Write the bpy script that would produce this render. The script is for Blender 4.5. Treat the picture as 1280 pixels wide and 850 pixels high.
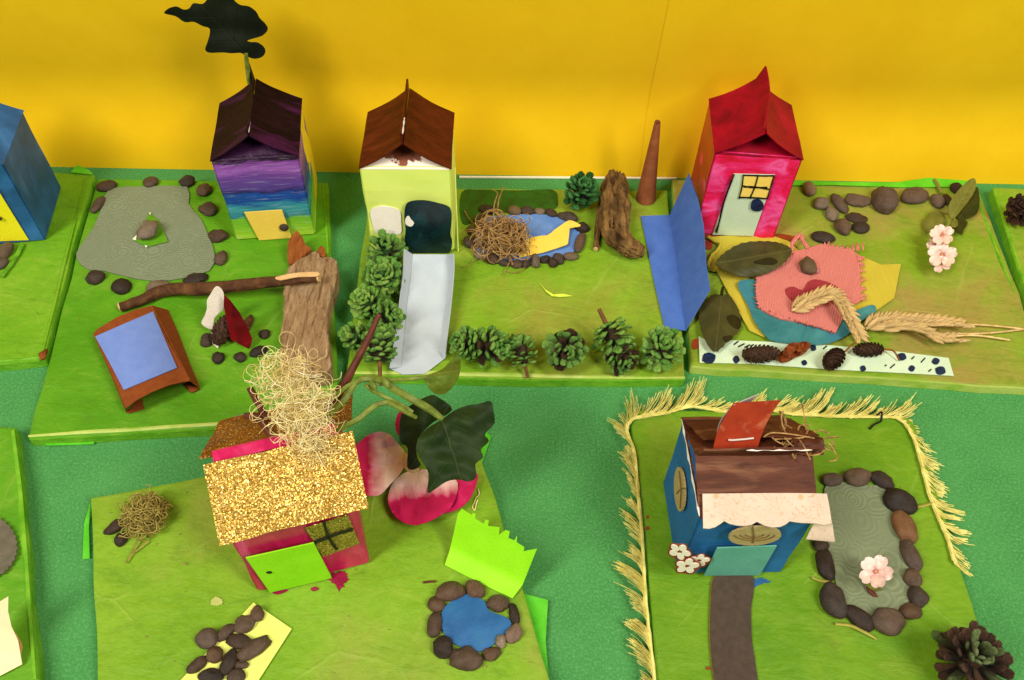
import bpy, bmesh, math, random
from mathutils import Vector, Matrix, noise as mn

for o in list(bpy.data.objects): bpy.data.objects.remove(o)
sc = bpy.context.scene
COL = sc.collection

# ------------------------------------------------------------------ camera
CAM_H = 0.40; F = 1020.0; PITCH = math.radians(50.0); ROLL = math.radians(-1.9)
_cp, _sp = math.cos(PITCH), math.sin(PITCH)
FW = Vector((0, _cp, -_sp)); _r0 = Vector((1, 0, 0)); _u0 = Vector((0, _sp, _cp))
RT = _r0*math.cos(ROLL) - _u0*math.sin(ROLL); UP = _r0*math.sin(ROLL) + _u0*math.cos(ROLL)
EYE = Vector((0, 0, CAM_H))
cd = bpy.data.cameras.new('camera'); cam = bpy.data.objects.new('camera', cd); COL.objects.link(cam)
cd.sensor_fit = 'HORIZONTAL'; cd.sensor_width = 36.0; cd.lens = F/1280*36.0
cd.clip_start = 0.01; cd.clip_end = 20
m3 = Matrix((RT, UP, -FW)).transposed()
cam.matrix_world = Matrix.Translation(EYE) @ m3.to_4x4()
sc.camera = cam

# ------------------------------------------------------------------ light
w = bpy.data.worlds.new('World'); sc.world = w; w.use_nodes = True
bg = w.node_tree.nodes['Background']; bg.inputs[0].default_value = (1.0, 0.96, 0.88, 1); bg.inputs[1].default_value = 0.13
def area(name, loc, target, sx, sy, power, col):
    l = bpy.data.lights.new(name, 'AREA'); l.shape = 'RECTANGLE'; l.size = sx; l.size_y = sy; l.energy = power; l.color = col
    o = bpy.data.objects.new(name, l); COL.objects.link(o); o.location = loc
    o.rotation_euler = (Vector(target)-Vector(loc)).to_track_quat('-Z', 'Y').to_euler()
    return o
area('ceiling_lamp_left', (-0.90, -0.52, 1.45), (-0.1, 0.36, 0.03), 0.34, 1.1, 28.5, (1.0, 0.94, 0.82))
area('ceiling_lamp_right', (1.00, -0.52, 1.45), (0.15, 0.36, 0.03), 0.34, 1.1, 28.5, (1.0, 0.94, 0.82))
sc.view_settings.view_transform = 'Standard'; sc.view_settings.look = 'None'
sc.view_settings.exposure = 0.15; sc.view_settings.gamma = 1.0; sc.view_settings.use_curve_mapping = False
sc.render.engine = 'CYCLES'

# ------------------------------------------------------------------ pixel helpers (a pixel is a direction; z says where it lands)
def ray(px, py): return FW + RT*((px-640)/F) - UP*((py-425)/F)
def P(px, py, z=0.0):
    d = ray(px, py); t = (z-CAM_H)/d.z; return EYE + d*t
def mpp(px, py, z=0.008): return (P(px, py, z)-EYE).dot(FW)/F
def Q(s, ox, oy, pts):                # crop coordinates -> photo pixels
    return [(ox+a/s, oy+b/s) for a, b in pts]
def cr(pts, n=4, closed=True):        # Catmull-Rom smoothing
    N = len(pts); out = []
    rng = range(N) if closed else range(N-1)
    for i in rng:
        if closed: p = [pts[(i+k) % N] for k in (-1, 0, 1, 2)]
        else: p = [pts[max(0, min(N-1, i+k))] for k in (-1, 0, 1, 2)]
        for j in range(n):
            t = j/n
            out.append(tuple(0.5*((2*b)+(-a+c)*t+(2*a-5*b+4*c-d)*t*t+(-a+3*b-3*c+d)*t**3) for a, b, c, d in zip(*p)))
    if not closed: out.append(tuple(pts[-1]))
    return out
Z = 0.008                              # top of the wrapped boards
RND = random.Random(7)

# ------------------------------------------------------------------ materials
def L(h):
    h = h.lstrip('#'); v = [int(h[i:i+2], 16)/255 for i in (0, 2, 4)]
    return tuple(c/12.92 if c <= .04045 else ((c+.055)/1.055)**2.4 for c in v)+(1,)
class NT:
    def __init__(s, name):
        s.m = bpy.data.materials.new(name); s.m.use_nodes = True; s.t = s.m.node_tree; s.n = s.t.nodes; s.b = s.n['Principled BSDF']
    def add(s, typ, **kw):
        n = s.n.new(typ)
        for k, v in kw.items():
            if k in n.inputs: n.inputs[k].default_value = v
            else: setattr(n, k, v)
        return n
    def link(s, a, b): s.t.links.new(a, b)
    def coord(s, kind='Object', scale=(1, 1, 1), rot=(0, 0, 0)):
        tc = s.add('ShaderNodeTexCoord'); mp = s.add('ShaderNodeMapping'); mp.inputs['Scale'].default_value = scale; mp.inputs['Rotation'].default_value = rot
        s.link(tc.outputs[kind], mp.inputs['Vector']); return mp.outputs[0]
    def noise(s, vec, scale, detail=4, rough=.55, dist=0):
        n = s.add('ShaderNodeTexNoise', Scale=scale, Detail=detail, Roughness=rough, Distortion=dist); s.link(vec, n.inputs['Vector']); return n.outputs['Fac']
    def ramp(s, fac, stops, interp='LINEAR'):
        r = s.add('ShaderNodeValToRGB'); r.color_ramp.interpolation = interp; e = r.color_ramp.elements
        while len(e) < len(stops): e.new(0.5)
        for i, (p, c) in enumerate(stops):
            e[i].position = p; e[i].color = L(c) if isinstance(c, str) else (c, c, c, 1) if not isinstance(c, tuple) else c
        s.link(fac, r.inputs[0]); return r.outputs[0]
    def mix(s, fac, a, b, mode='MIX'):
        n = s.add('ShaderNodeMix', data_type='RGBA', blend_type=mode)
        for sock, v in ((0, fac), (6, a), (7, b)):
            if isinstance(v, str): n.inputs[sock].default_value = L(v)
            elif isinstance(v, (int, float)): n.inputs[sock].default_value = v
            else: s.link(v, n.inputs[sock])
        return n.outputs[2]
    def math(s, op, a, b=None, clamp=False):
        n = s.add('ShaderNodeMath', operation=op); n.use_clamp = clamp
        for i, v in enumerate((a, b)):
            if v is None: continue
            if isinstance(v, (int, float)): n.inputs[i].default_value = v
            else: s.link(v, n.inputs[i])
        return n.outputs[0]
    def bump(s, h, dist, strength=1.0, prev=None):
        b = s.add('ShaderNodeBump', Distance=dist, Strength=strength); s.link(h, b.inputs['Height'])
        if prev is not None: s.link(prev, b.inputs['Normal'])
        s.link(b.outputs[0], s.b.inputs['Normal']); return b.outputs[0]
    def done(s, col, rough=.6, spec=.35, metal=0):
        if isinstance(col, str): s.b.inputs['Base Color'].default_value = L(col)
        else: s.link(col, s.b.inputs['Base Color'])
        if isinstance(rough, (int, float)): s.b.inputs['Roughness'].default_value = rough
        else: s.link(rough, s.b.inputs['Roughness'])
        s.b.inputs['Specular IOR Level'].default_value = spec; s.b.inputs['Metallic'].default_value = metal
        return s.m
def M(name, c1, c2=None, scale=120, lo=.35, hi=.65, stretch=(1, 1, 1), rough=.75, spec=.25, bump=.00025, bscale=900, c3=None, s3=40, lo3=.58, hi3=.75, coord='Object', dist=0, bstretch=None, rot=(0, 0, 0), rnd=0.0):
    t = NT(name); v = t.coord(coord, stretch, rot)
    col = c1
    if c2: col = t.ramp(t.noise(v, scale, 5, .6, dist), [(lo, c1), (hi, c2)])
    if c3:
        f = t.ramp(t.noise(v, s3, 4, .6), [(lo3, 0.0), (hi3, 1.0)])
        col = t.mix(f, col, c3)
    if rnd and not isinstance(col, str):
        oi = t.add('ShaderNodeObjectInfo'); hs = t.add('ShaderNodeHueSaturation'); t.link(col, hs.inputs['Color'])
        t.link(t.math('ADD', t.math('MULTIPLY', oi.outputs['Random'], rnd), 1-rnd/2), hs.inputs['Value']); col = hs.outputs[0]
    if bump:
        v2 = t.coord(coord, bstretch or stretch, rot); t.bump(t.noise(v2, bscale, 4, .6), bump)
    return t.done(col, rough, spec)

m_table = M('green_sugar_paper', '#3d8141', '#498e4b', 30, .3, .7, rough=.92, spec=.08, bump=.0004, bscale=800, c3='#62a064', s3=760, lo3=.45, hi3=.75)
m_wall = M('yellow_card', '#e2b611', '#e8bd17', 20, rough=.82, spec=.12, bump=.00012, bscale=800)
def tissue(name, a, b, stain, lo3=.55, hi3=.78, sat=None):
    t = NT(name); v = t.coord('Object')
    n1 = t.noise(v, 22, 6, .6, .4); n2 = t.noise(v, 13, 5, .6, .3); n3 = t.noise(v, 260, 3, .6)
    col = t.ramp(n1, [(.34, a), (.66, b)])
    col = t.mix(t.ramp(n2, [(lo3, 0.0), (hi3, .85)]), col, stain)
    col = t.mix(t.ramp(n3, [(.35, 0.0), (.8, .25)]), col, '#4a7a08')
    v2 = t.coord('Object', (1, 1, 1), (0, 0, .4)); w1 = t.noise(v2, 13, 2, .4, .8)
    cre = t.math('ABSOLUTE', t.math('SUBTRACT', w1, .5))
    cr2 = t.ramp(cre, [(0.0, 1.0), (.006, 0.0)])
    stk = t.noise(t.coord('Object', (1, 2.0, 1), (0, 0, .6)), 48, 6, .7, .6)
    col = t.mix(t.ramp(stk, [(.52, 0.0), (.8, .30)]), col, '#9db043'); col = t.mix(t.ramp(stk, [(.25, .55), (.47, 0.0)]), col, '#4a7610')
    ve = t.add('ShaderNodeTexVoronoi', Scale=9, feature='DISTANCE_TO_EDGE'); wob = t.add('ShaderNodeTexNoise', Scale=16, Detail=3); t.link(v, wob.inputs['Vector'])
    va = t.add('ShaderNodeVectorMath', operation='MULTIPLY_ADD'); t.link(wob.outputs['Color'], va.inputs[0]); va.inputs[1].default_value = (.02, .02, 0); t.link(v, va.inputs[2]); t.link(va.outputs[0], ve.inputs['Vector'])
    crs = t.math('MULTIPLY', t.ramp(ve.outputs['Distance'], [(0.0, 1.0), (.009, 0.0)]), t.ramp(n1, [(.45, 0.0), (.6, 1.0)]))
    col = t.mix(t.math('MULTIPLY', crs, .12), col, '#b9c96a')
    wr = t.noise(t.coord('Object', (1, 2.2, 1), (0, 0, .3)), 55, 5, .6, .5)
    nb = t.bump(wr, .0013, .9); nb = t.bump(crs, .0004, .8, nb); t.bump(t.noise(v, 520, 4, .6), .0003, 1.0, nb)
    return t.done(col, t.ramp(n1, [(.3, .5), (.7, .7)]), .3)
m_tA = tissue('tissue_light', '#5f9912', '#74a81c', '#8ba831')
m_t1 = tissue('tissue_bright', '#4b8c0c', '#5e9b15', '#7a9c2a', .56, .8)
m_t2 = tissue('tissue_olive', '#6f9a1a', '#82a826', '#93863a', .46, .7)
m_t3 = tissue('tissue_brownish', '#73951b', '#849f28', '#a08248', .42, .62)
m_t5 = tissue('tissue_yellow_green', '#709b18', '#81a825', '#969642', .52, .76)
m_t6 = tissue('tissue_leaf', '#5a880c', '#6f9716', '#848e2c', .54, .78)
m_edge = M('tissue_fold', '#579a14', '#79b42a', 90, rough=.5, spec=.35, bump=.0006, bscale=160, bstretch=(1, 1, 4))
m_edgey = M('tissue_fold_pale', '#93b53c', '#b6c463', 60, rough=.5, spec=.35, bump=.0005, bscale=160)
m_flap = M('tissue_single', '#49b018', '#5ec42a', 60, rough=.5, spec=.35, bump=.0008, bscale=120)
m_gpond = None
def scallop(name, a, b):
    t = NT(name); v = t.coord('Object')
    vo = t.add('ShaderNodeTexVoronoi', Scale=70, Randomness=1.0); t.link(v, vo.inputs['Vector'])
    sw = t.add('ShaderNodeTexNoise', Scale=55, Detail=2); t.link(v, sw.inputs['Vector'])
    vm = t.add('ShaderNodeVectorMath', operation='MULTIPLY_ADD'); t.link(sw.outputs['Color'], vm.inputs[0]); vm.inputs[1].default_value = (.010, .010, 0); t.link(v, vm.inputs[2]); t.link(vm.outputs[0], vo.inputs['Vector'])
    rings = t.math('SINE', t.math('MULTIPLY', vo.outputs['Distance'], 48))
    n = t.noise(v, 240, 4, .6)
    msk = t.ramp(t.noise(v, 26, 3, .6), [(.35, .1), (.62, 1.0)])
    col = t.mix(t.math('MULTIPLY', msk, t.math('MULTIPLY', t.math('ADD', rings, 1), .5)), a, b)
    col = t.mix(t.ramp(n, [(.35, 0.0), (.75, .45)]), col, '#6f7a5a')
    t.bump(t.math('MULTIPLY', rings, t.ramp(t.noise(v, 30, 3), [(.35, .15), (.6, 1.0)])), .00014, 1.0)
    return t.done(col, .72, .25)
m_gpond = scallop('embossed_grey_paper', '#747e66', '#7f8a70')
m_gpond2 = scallop('embossed_sage_paper', '#727b5e', '#7f8a6a')
def pebble(name, a, b, sp):
    t = NT(name); v = t.coord('Object'); oi = t.add('ShaderNodeObjectInfo')
    off = t.add('ShaderNodeVectorMath', operation='ADD'); t.link(v, off.inputs[0]); t.link(oi.outputs['Random'], off.inputs[1])
    n = t.noise(off.outputs[0], 180, 5, .65); n2 = t.noise(off.outputs[0], 1500, 2, .5)
    col = t.ramp(n, [(.3, a), (.72, b)])
    col = t.mix(t.ramp(n2, [(.6, 0.0), (.72, .5)]), col, sp)
    hs = t.add('ShaderNodeHueSaturation'); t.link(col, hs.inputs['Color'])
    t.link(t.math('ADD', t.math('MULTIPLY', oi.outputs['Random'], .75), .62), hs.inputs['Value'])
    t.link(t.math('ADD', t.math('MULTIPLY', t.math('FRACT', t.math('MULTIPLY', oi.outputs['Random'], 7.3)), .45), .85), hs.inputs['Saturation'])
    nd = t.noise(off.outputs[0], 420, 6, .75); dus = t.mix(t.ramp(nd, [(.55, 0.0), (.75, .4)]), hs.outputs[0], sp)
    t.bump(t.noise(off.outputs[0], 1300, 3, .6), .00018)
    return t.done(dus, .68, .28)
m_peb = pebble('brown_pebble', '#43342a', '#59473a', '#7d6a58')
m_pebd = pebble('dark_pebble', '#2a211b', '#3a2d25', '#5c4c40')
m_pebr = pebble('russet_pebble', '#5c4434', '#705643', '#94785e')
m_pebl = pebble('grey_pebble', '#5c4e40', '#74634f', '#93836f')
m_pebs = pebble('speckled_pebble', '#55463a', '#98897a', '#cfc3b0')
def paint(name, a, b, c=None, scale=60, stretch=(1, 1, 6), rough=.38, spec=.45, rot=(0, 0, 0), lo=.35, hi=.65, lo3=.55, hi3=.75):
    t = NT(name); v = t.coord('Object', stretch, rot); n = t.noise(v, scale, 6, .65, .6)
    col = t.ramp(n, [(lo, a), (hi, b)])
    if c: col = t.mix(t.ramp(t.noise(v, scale*.45, 4, .6, .5), [(lo3, 0.0), (hi3, 1.0)]), col, c)
    t.bump(t.noise(v, scale*4, 4, .6), .00025, 1.0)
    return t.done(col, rough, spec)
# ------------------------------------------------------------------ object helpers
MAT = {}                                # world matrix of each root
def thing(name, label, cat, loc=(0, 0, 0), rz=0.0, group=None, rot=None):
    o = bpy.data.objects.new(name, None); COL.objects.link(o); o.empty_display_size = .01
    o.location = loc; o.rotation_euler = rot or (0, 0, rz); o['label'] = label; o['category'] = cat
    if group: o['group'] = group
    MAT[o.name] = Matrix.Translation(loc) @ o.rotation_euler.to_matrix().to_4x4()
    return o
def tag(o, label, cat, group=None):
    o['label'] = label; o['category'] = cat
    if group: o['group'] = group
    return o
def root_of(o):
    while o.parent: o = o.parent
    return o
def link_bm(name, bm, mats, parent=None, smooth=False, kind=None, world=True, recenter=True):
    me = bpy.data.meshes.new(name)
    bmesh.ops.recalc_face_normals(bm, faces=bm.faces[:])
    if parent is not None and world:
        bm.transform(MAT[root_of(parent).name].inverted())
    loc = None
    if parent is None and recenter and world:
        xs = [v.co.x for v in bm.verts]; ys = [v.co.y for v in bm.verts]; zs = [v.co.z for v in bm.verts]
        loc = Vector(((min(xs)+max(xs))/2, (min(ys)+max(ys))/2, min(zs)))
        bm.transform(Matrix.Translation(-loc))
    if smooth:
        for e in bm.edges:
            if len(e.link_faces) == 2 and e.calc_face_angle(0) > .62: e.smooth = False
    bm.to_mesh(me); bm.free()
    if smooth:
        for p in me.polygons: p.use_smooth = True
    for m in (mats if isinstance(mats, (list, tuple)) else [mats]): me.materials.append(m)
    o = bpy.data.objects.new(name, me); COL.objects.link(o)
    if loc is not None: o.location = loc; MAT[o.name] = Matrix.Translation(loc)
    if parent is not None: o.parent = parent
    if kind: o['kind'] = kind
    return o
def share(name, me, parent, M4, kind=None):
    o = bpy.data.objects.new(name, me); COL.objects.link(o); o.parent = parent; o.matrix_local = M4
    return o
def cutgrid(bm, cell, zx=True):
    xs = [v.co.x for v in bm.verts]; ys = [v.co.y for v in bm.verts]
    for ax, (lo, hi) in ((0, (min(xs), max(xs))), (1, (min(ys), max(ys)))):
        n = int((hi-lo)/cell)
        for i in range(1, n+1):
            co = [0, 0, 0]; co[ax] = lo+i*(hi-lo)/(n+1); no = [0, 0, 0]; no[ax] = 1
            bmesh.ops.bisect_plane(bm, geom=bm.verts[:]+bm.edges[:]+bm.faces[:], plane_co=co, plane_no=no, dist=1e-7)
def solid(bm, thick):
    faces = bm.faces[:]
    top = bmesh.ops.extrude_face_region(bm, geom=faces)
    vs = [g for g in top['geom'] if isinstance(g, bmesh.types.BMVert)]
    return vs
def pxsheet(name, poly, zf, mat, parent=None, cell=8, thick=.0004, base=None, axis=None, smooth=True, wob=0, seed=0, mats=None):
    """a sheet outlined in photo pixels, lying on the surface z = zf(px, py); base gives it a solid body down to that height"""
    bm = bmesh.new()
    vs = [bm.verts.new((p[0], p[1], 0)) for p in poly]
    bm.faces.new(vs)
    if cell: cutgrid(bm, cell)
    bmesh.ops.triangulate(bm, faces=[f for f in bm.faces if len(f.verts) > 4])
    uvl = bm.loops.layers.uv.new('UVMap')
    if axis:
        (ax, ay), (bx, by) = axis; dx, dy = bx-ax, by-ay; l2 = dx*dx+dy*dy; ln = math.sqrt(l2)
        for f in bm.faces:
            for lp in f.loops:
                x, y = lp.vert.co.x-ax, lp.vert.co.y-ay
                lp[uvl].uv = ((x*dx+y*dy)/l2, (x*-dy+y*dx)/l2)
    else:
        for f in bm.faces:
            for lp in f.loops: lp[uvl].uv = (lp.vert.co.x/100, lp.vert.co.y/100)
    for v in bm.verts:
        z = zf(v.co.x, v.co.y) if callable(zf) else zf
        if wob: z += wob*mn.noise((v.co.x*.03+seed*7.1, v.co.y*.03, seed*3.3))
        v.co = P(v.co.x, v.co.y, z)
    nv = solid(bm, thick)
    for v in nv:
        if base is not None: v.co.z = base
        else: v.co.z -= thick
    return link_bm(name, bm, mats or mat, parent, smooth=smooth)
def gsheet(name, rows, mat, parent=None, thick=.0004, smooth=True, world=True, both=None):
    """a sheet through rows of 3D points"""
    bm = bmesh.new(); uvl = bm.loops.layers.uv.new('UVMap')
    g = [[bm.verts.new(p) for p in r] for r in rows]
    R, C = len(rows), len(rows[0])
    for i in range(R-1):
        for j in range(C-1):
            f = bm.faces.new((g[i][j], g[i][j+1], g[i+1][j+1], g[i+1][j]))
            for lp, (a, b) in zip(f.loops, ((i, j), (i, j+1), (i+1, j+1), (i+1, j))): lp[uvl].uv = (a/(R-1), b/(C-1))
    bm.normal_update()
    nrm = {v: v.normal.copy() for v in bm.verts}
    vs = solid(bm, thick)
    old = [v for v in bm.verts if v in nrm]
    for v in old: v.co -= nrm[v]*thick
    return link_bm(name, bm, mat, parent, smooth=smooth, world=world)
def lerp(a, b, t): return tuple(x+(y-x)*t for x, y in zip(a, b))
def tube_bm(bm, pts, radii, sides=8, cap=True, rough=0, seed=0):
    pts = [Vector(p) for p in pts]; rings = []
    ref = Vector((0.13, 0.31, 1)).normalized()
    for i, p in enumerate(pts):
        d = (pts[min(i+1, len(pts)-1)]-pts[max(i-1, 0)])
        if d.length < 1e-9: d = Vector((1, 0, 0))
        d.normalize(); u = d.cross(ref)
        if u.length < .1: u = d.cross(Vector((1, 0, 0)))
        u.normalize(); v = d.cross(u); r = radii[i] if isinstance(radii, (list, tuple)) else radii
        ring = []
        for k in range(sides):
            a = 2*math.pi*k/sides; rr = r
            if rough: rr *= 1+rough*mn.noise((math.cos(a)*1.4+seed, math.sin(a)*1.4, i*.35+seed*2))
            ring.append(bm.verts.new(p+u*(rr*math.cos(a))+v*(rr*math.sin(a))))
        rings.append(ring)
    for a, b in zip(rings, rings[1:]):
        for k in range(sides): bm.faces.new((a[k], a[(k+1) % sides], b[(k+1) % sides], b[k]))
    if cap:
        bm.faces.new(rings[0]); bm.faces.new(rings[-1])
def tube(name, pts, radii, mat, parent=None, sides=8, rough=0, seed=0, smooth=True, n=0):
    if n:
        if isinstance(radii, (list, tuple)):
            q = cr([tuple(p)+(r,) for p, r in zip(pts, radii)], n, False); pts = [a[:3] for a in q]; radii = [a[3] for a in q]
        else: pts = cr([tuple(p) for p in pts], n, False)
    bm = bmesh.new(); tube_bm(bm, pts, radii, sides, True, rough, seed)
    return link_bm(name, bm, mat, parent, smooth=smooth)
def strands(name, lines, r, mat, parent=None, kind=None, sides=3, taper=False):
    bm = bmesh.new()
    for ln in lines:
        rr = r if not taper else [r*(1-.6*i/len(ln)) for i in range(len(ln))]
        tube_bm(bm, ln, rr, sides, True)
    return link_bm(name, bm, mat, parent, smooth=True, kind=kind)
def boxp(name, lo, hi, mat, parent, bev=.0004):      # box in the root's local axes
    bm = bmesh.new(); bmesh.ops.create_cube(bm, size=1)
    for v in bm.verts: v.co = Vector([lo[i]+(v.co[i]+.5)*(hi[i]-lo[i]) for i in range(3)])
    bmesh.ops.bevel(bm, geom=bm.edges[:], offset=bev, segments=1, affect='EDGES')
    return link_bm(name, bm, mat, parent, world=False)
def polyp(name, pts, n, mat, parent, thick=.0004):   # flat polygon in local axes, extruded along n
    bm = bmesh.new(); n = Vector(n)
    f = bm.faces.new([bm.verts.new(p) for p in pts])
    vs = solid(bm, thick)
    for v in vs: v.co += n*thick
    bmesh.ops.triangulate(bm, faces=bm.faces[:])
    return link_bm(name, bm, mat, parent, world=False)
# ---- pebbles
def stone(px, py, w, h, ang=0, mat=None, label='', group=None, z=Z, cat='pebble', name='pebble', flat=.58, seed=None, lump=.12):
    k = mpp(px, py, z); a, b = w/2*k, h/2*k; c = max(min(a, b)*flat*1.15, .0016)
    q0 = P(px, py, z+c*.75); d = (q0-EYE).normalized(); s = -d.z; co = math.sqrt(1-s*s)
    th = math.radians(ang)                                # image covariance -> ground covariance
    cx, sx = math.cos(th), math.sin(th)
    sxx = a*a*cx*cx+b*b*sx*sx; syy = a*a*sx*sx+b*b*cx*cx; sxy = -(a*a-b*b)*cx*sx
    syy2 = max(syy-(c*co)**2, syy*.45)/(s*s); sxy2 = sxy/s
    tr, det = sxx+syy2, sxx*syy2-sxy2*sxy2; disc = math.sqrt(max(tr*tr/4-det, 0))
    l1, l2 = tr/2+disc, max(tr/2-disc, 1e-8); yaw = .5*math.atan2(2*sxy2, sxx-syy2)
    A, B = math.sqrt(l1), math.sqrt(l2)
    sd = seed if seed is not None else int(px*13+py*7)
    bm = bmesh.new(); bmesh.ops.create_icosphere(bm, subdivisions=3, radius=1)
    for v in bm.verts:
        n = v.co.normalized(); lump2 = lump*(.8+.75*((sd*37) % 10)/10); f = 1+lump2*1.5*mn.noise(n*1.1+Vector((sd*.37, sd*.11, 0)))+lump2*.7*mn.noise(n*2.6+Vector((0, sd*.2, sd*.3)))
        zz = n.z if n.z > -.35 else -.35-(n.z*-1-.35)*.25
        v.co = Vector((n.x*A*f, n.y*B*f, (zz+.5)*c*1.25*f))
    zmin = min(v.co.z for v in bm.verts)
    for v in bm.verts: v.co.z -= zmin
    me = bpy.data.meshes.new(name); bm.to_mesh(me); bm.free()
    for p in me.polygons: p.use_smooth = True
    me.materials.append(mat or m_peb)
    o = bpy.data.objects.new(name, me); COL.objects.link(o)
    o.location = (q0.x, q0.y, z-.0002); o.rotation_euler = (0, 0, yaw)
    return tag(o, label, cat, group)
# ---- pine cones
def scale_mesh(name, mat):
    bm = bmesh.new(); rows = []
    for y, wd, zt, th in ((0, .10, 0, .05), (.45, .16, -.04, .05), (.74, .25, -.01, .07), (.90, .27, .06, .17), (1.0, .15, .12, .12)):
        rows.append([bm.verts.new((x*wd, y, zt+(th if up else -th)*(1 if abs(x) < .5 else .45)+.05*(1-abs(x)))) for up in (1, 0) for x in ((-1, -.4, .4, 1) if up else (1, .4, -.4, -1))])
    for a, b in zip(rows, rows[1:]):
        for k in range(8): bm.faces.new((a[k], a[(k+1) % 8], b[(k+1) % 8], b[k]))
    bm.faces.new(rows[-1]); bm.faces.new(rows[0]); bmesh.ops.recalc_face_normals(bm, faces=bm.faces[:])
    me = bpy.data.meshes.new(name); bm.to_mesh(me); bm.free(); me.materials.append(mat)
    for p in me.polygons: p.use_smooth = True
    return me
def pinecone(px, py, r_px, label, smesh, cmat, group=None, axis=(0, 0, 1), n=64, lenf=1.5, z=Z, openf=1.0, name='pine_cone', seed=1, stem=None, slen=.62, wf=.60):
    rr = random.Random(seed); k = mpp(px, py, z); R = r_px*k; ax = Vector(axis).normalized(); Ln = R*lenf
    hz = max(R*.80*math.sqrt(max(0, 1-ax.z**2))+abs(ax.z)*Ln*.52, R*.5)
    c = P(px, py, z+hz)
    t = thing(name, label, 'pine cone', (c.x, c.y, z), 0, group)
    cl = Vector((0, 0, hz))
    q = Vector((0, 0, 1)).rotation_difference(ax)
    bm = bmesh.new(); bmesh.ops.create_uvsphere(bm, u_segments=10, v_segments=8, radius=1)
    bm.transform(Matrix.Translation(cl) @ q.to_matrix().to_4x4() @ Matrix.Diagonal((R*.33, R*.33, Ln*.46, 1)))
    link_bm('core', bm, cmat, t, smooth=True, world=False)
    for i in range(n):
        u = (i+.6)/n; az = i*2.39996+rr.uniform(-.1, .1)
        zz = (u-.5)*Ln*.92; prof = math.sin(math.pi*(.12+.80*u))**.75
        el = math.radians(-12+88*u**1.5)*openf+rr.uniform(-.2, .2)
        if rr.random() < .07 and u < .9: continue
        rad = Vector((math.cos(az), math.sin(az), 0))
        d = (rad*math.cos(el)+Vector((0, 0, 1))*math.sin(el)).normalized()
        up = (Vector((0, 0, 1))-d*d.z); up = up.normalized() if up.length > .05 else -rad
        ln = R*(slen*prof+.36)*rr.uniform(.80, 1.10)
        up = Matrix.Rotation(rr.uniform(-.3, .3), 3, d) @ up; x = d.cross(up).normalized(); wd = R*wf*(.65+.35*prof)*rr.uniform(.8, 1.12)
        m = Matrix((x*wd*1.15, d*ln, up*wd*.9)).transposed().to_4x4()
        root = Vector((0, 0, zz*(.55 if u > .7 else .8)))
        loc = Matrix.Translation(cl) @ q.to_matrix().to_4x4() @ Matrix.Translation(root) @ m
        # keep the lowest scales on top of the board
        tip = loc @ Vector((0, 1, 0))
        if tip.z < .0004: loc.translation.z += .0006-tip.z
        share('scale', smesh(u, i) if callable(smesh) else smesh, t, loc)
    if stem:
        d = q @ Vector((0, 0, -1)); s0 = cl+d*Ln*.42
        bm = bmesh.new(); tube_bm(bm, [s0, s0+d*R*.25, s0+d*R*stem+Vector((0, 0, .0))], [R*.11, R*.1, R*.09], 7)
        for v in bm.verts: v.co.z = max(v.co.z, .0003)
        link_bm('stem', bm, m_stem, t, smooth=True, world=False)
    return t
# ---- tangled fibres
def tangle(c, rx, ry, rz, n, seg, steps, curl, seed, zmin, out=.0, lift=0, kick=.35):
    rr = random.Random(seed); lines = []
    for _ in range(n):
        while True:
            p = Vector((rr.uniform(-1, 1), rr.uniform(-1, 1), rr.uniform(-1, 1)))
            if p.length < 1: break
        d = Vector((rr.gauss(0, 1), rr.gauss(0, 1), rr.gauss(0, .5))).normalized(); ln = []
        tw = Vector((rr.gauss(0, 1), rr.gauss(0, 1), rr.gauss(0, 1)))*curl
        lim = 1+rr.random()**3*out
        for s in range(steps):
            w = Vector((c[0]+p.x*rx, c[1]+p.y*ry, max(zmin, c[2]+p.z*rz))); ln.append(w)
            tw += Vector((rr.gauss(0, 1), rr.gauss(0, 1), rr.gauss(0, 1)))*curl*kick; tw *= .85
            d = (d+tw.cross(d)*.5).normalized()
            if p.length > lim: d = (d-p.normalized()*.45).normalized()
            d.z += lift
            p = p+Vector((d.x*seg/rx, d.y*seg/ry, d.z*seg/rz))
        lines.append(ln)
    return lines
# ================================================================== the setting
def struct(o): o['kind'] = 'structure'; return o
bm = bmesh.new()
bmesh.ops.create_grid(bm, x_segments=40, y_segments=30, size=1)
for v in bm.verts: v.co = Vector((v.co.x*1.5, .02+v.co.y*.56, 0))
for v in bm.verts: v.co.z = .0
bmesh.ops.solidify(bm, geom=bm.faces[:], thickness=.004)
for v in bm.verts: v.co.z -= .0 if v.co.z < -.001 else 0
zmx = max(v.co.z for v in bm.verts)
for v in bm.verts: v.co.z -= zmx
struct(link_bm('table', bm, m_table, recenter=False))
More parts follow.
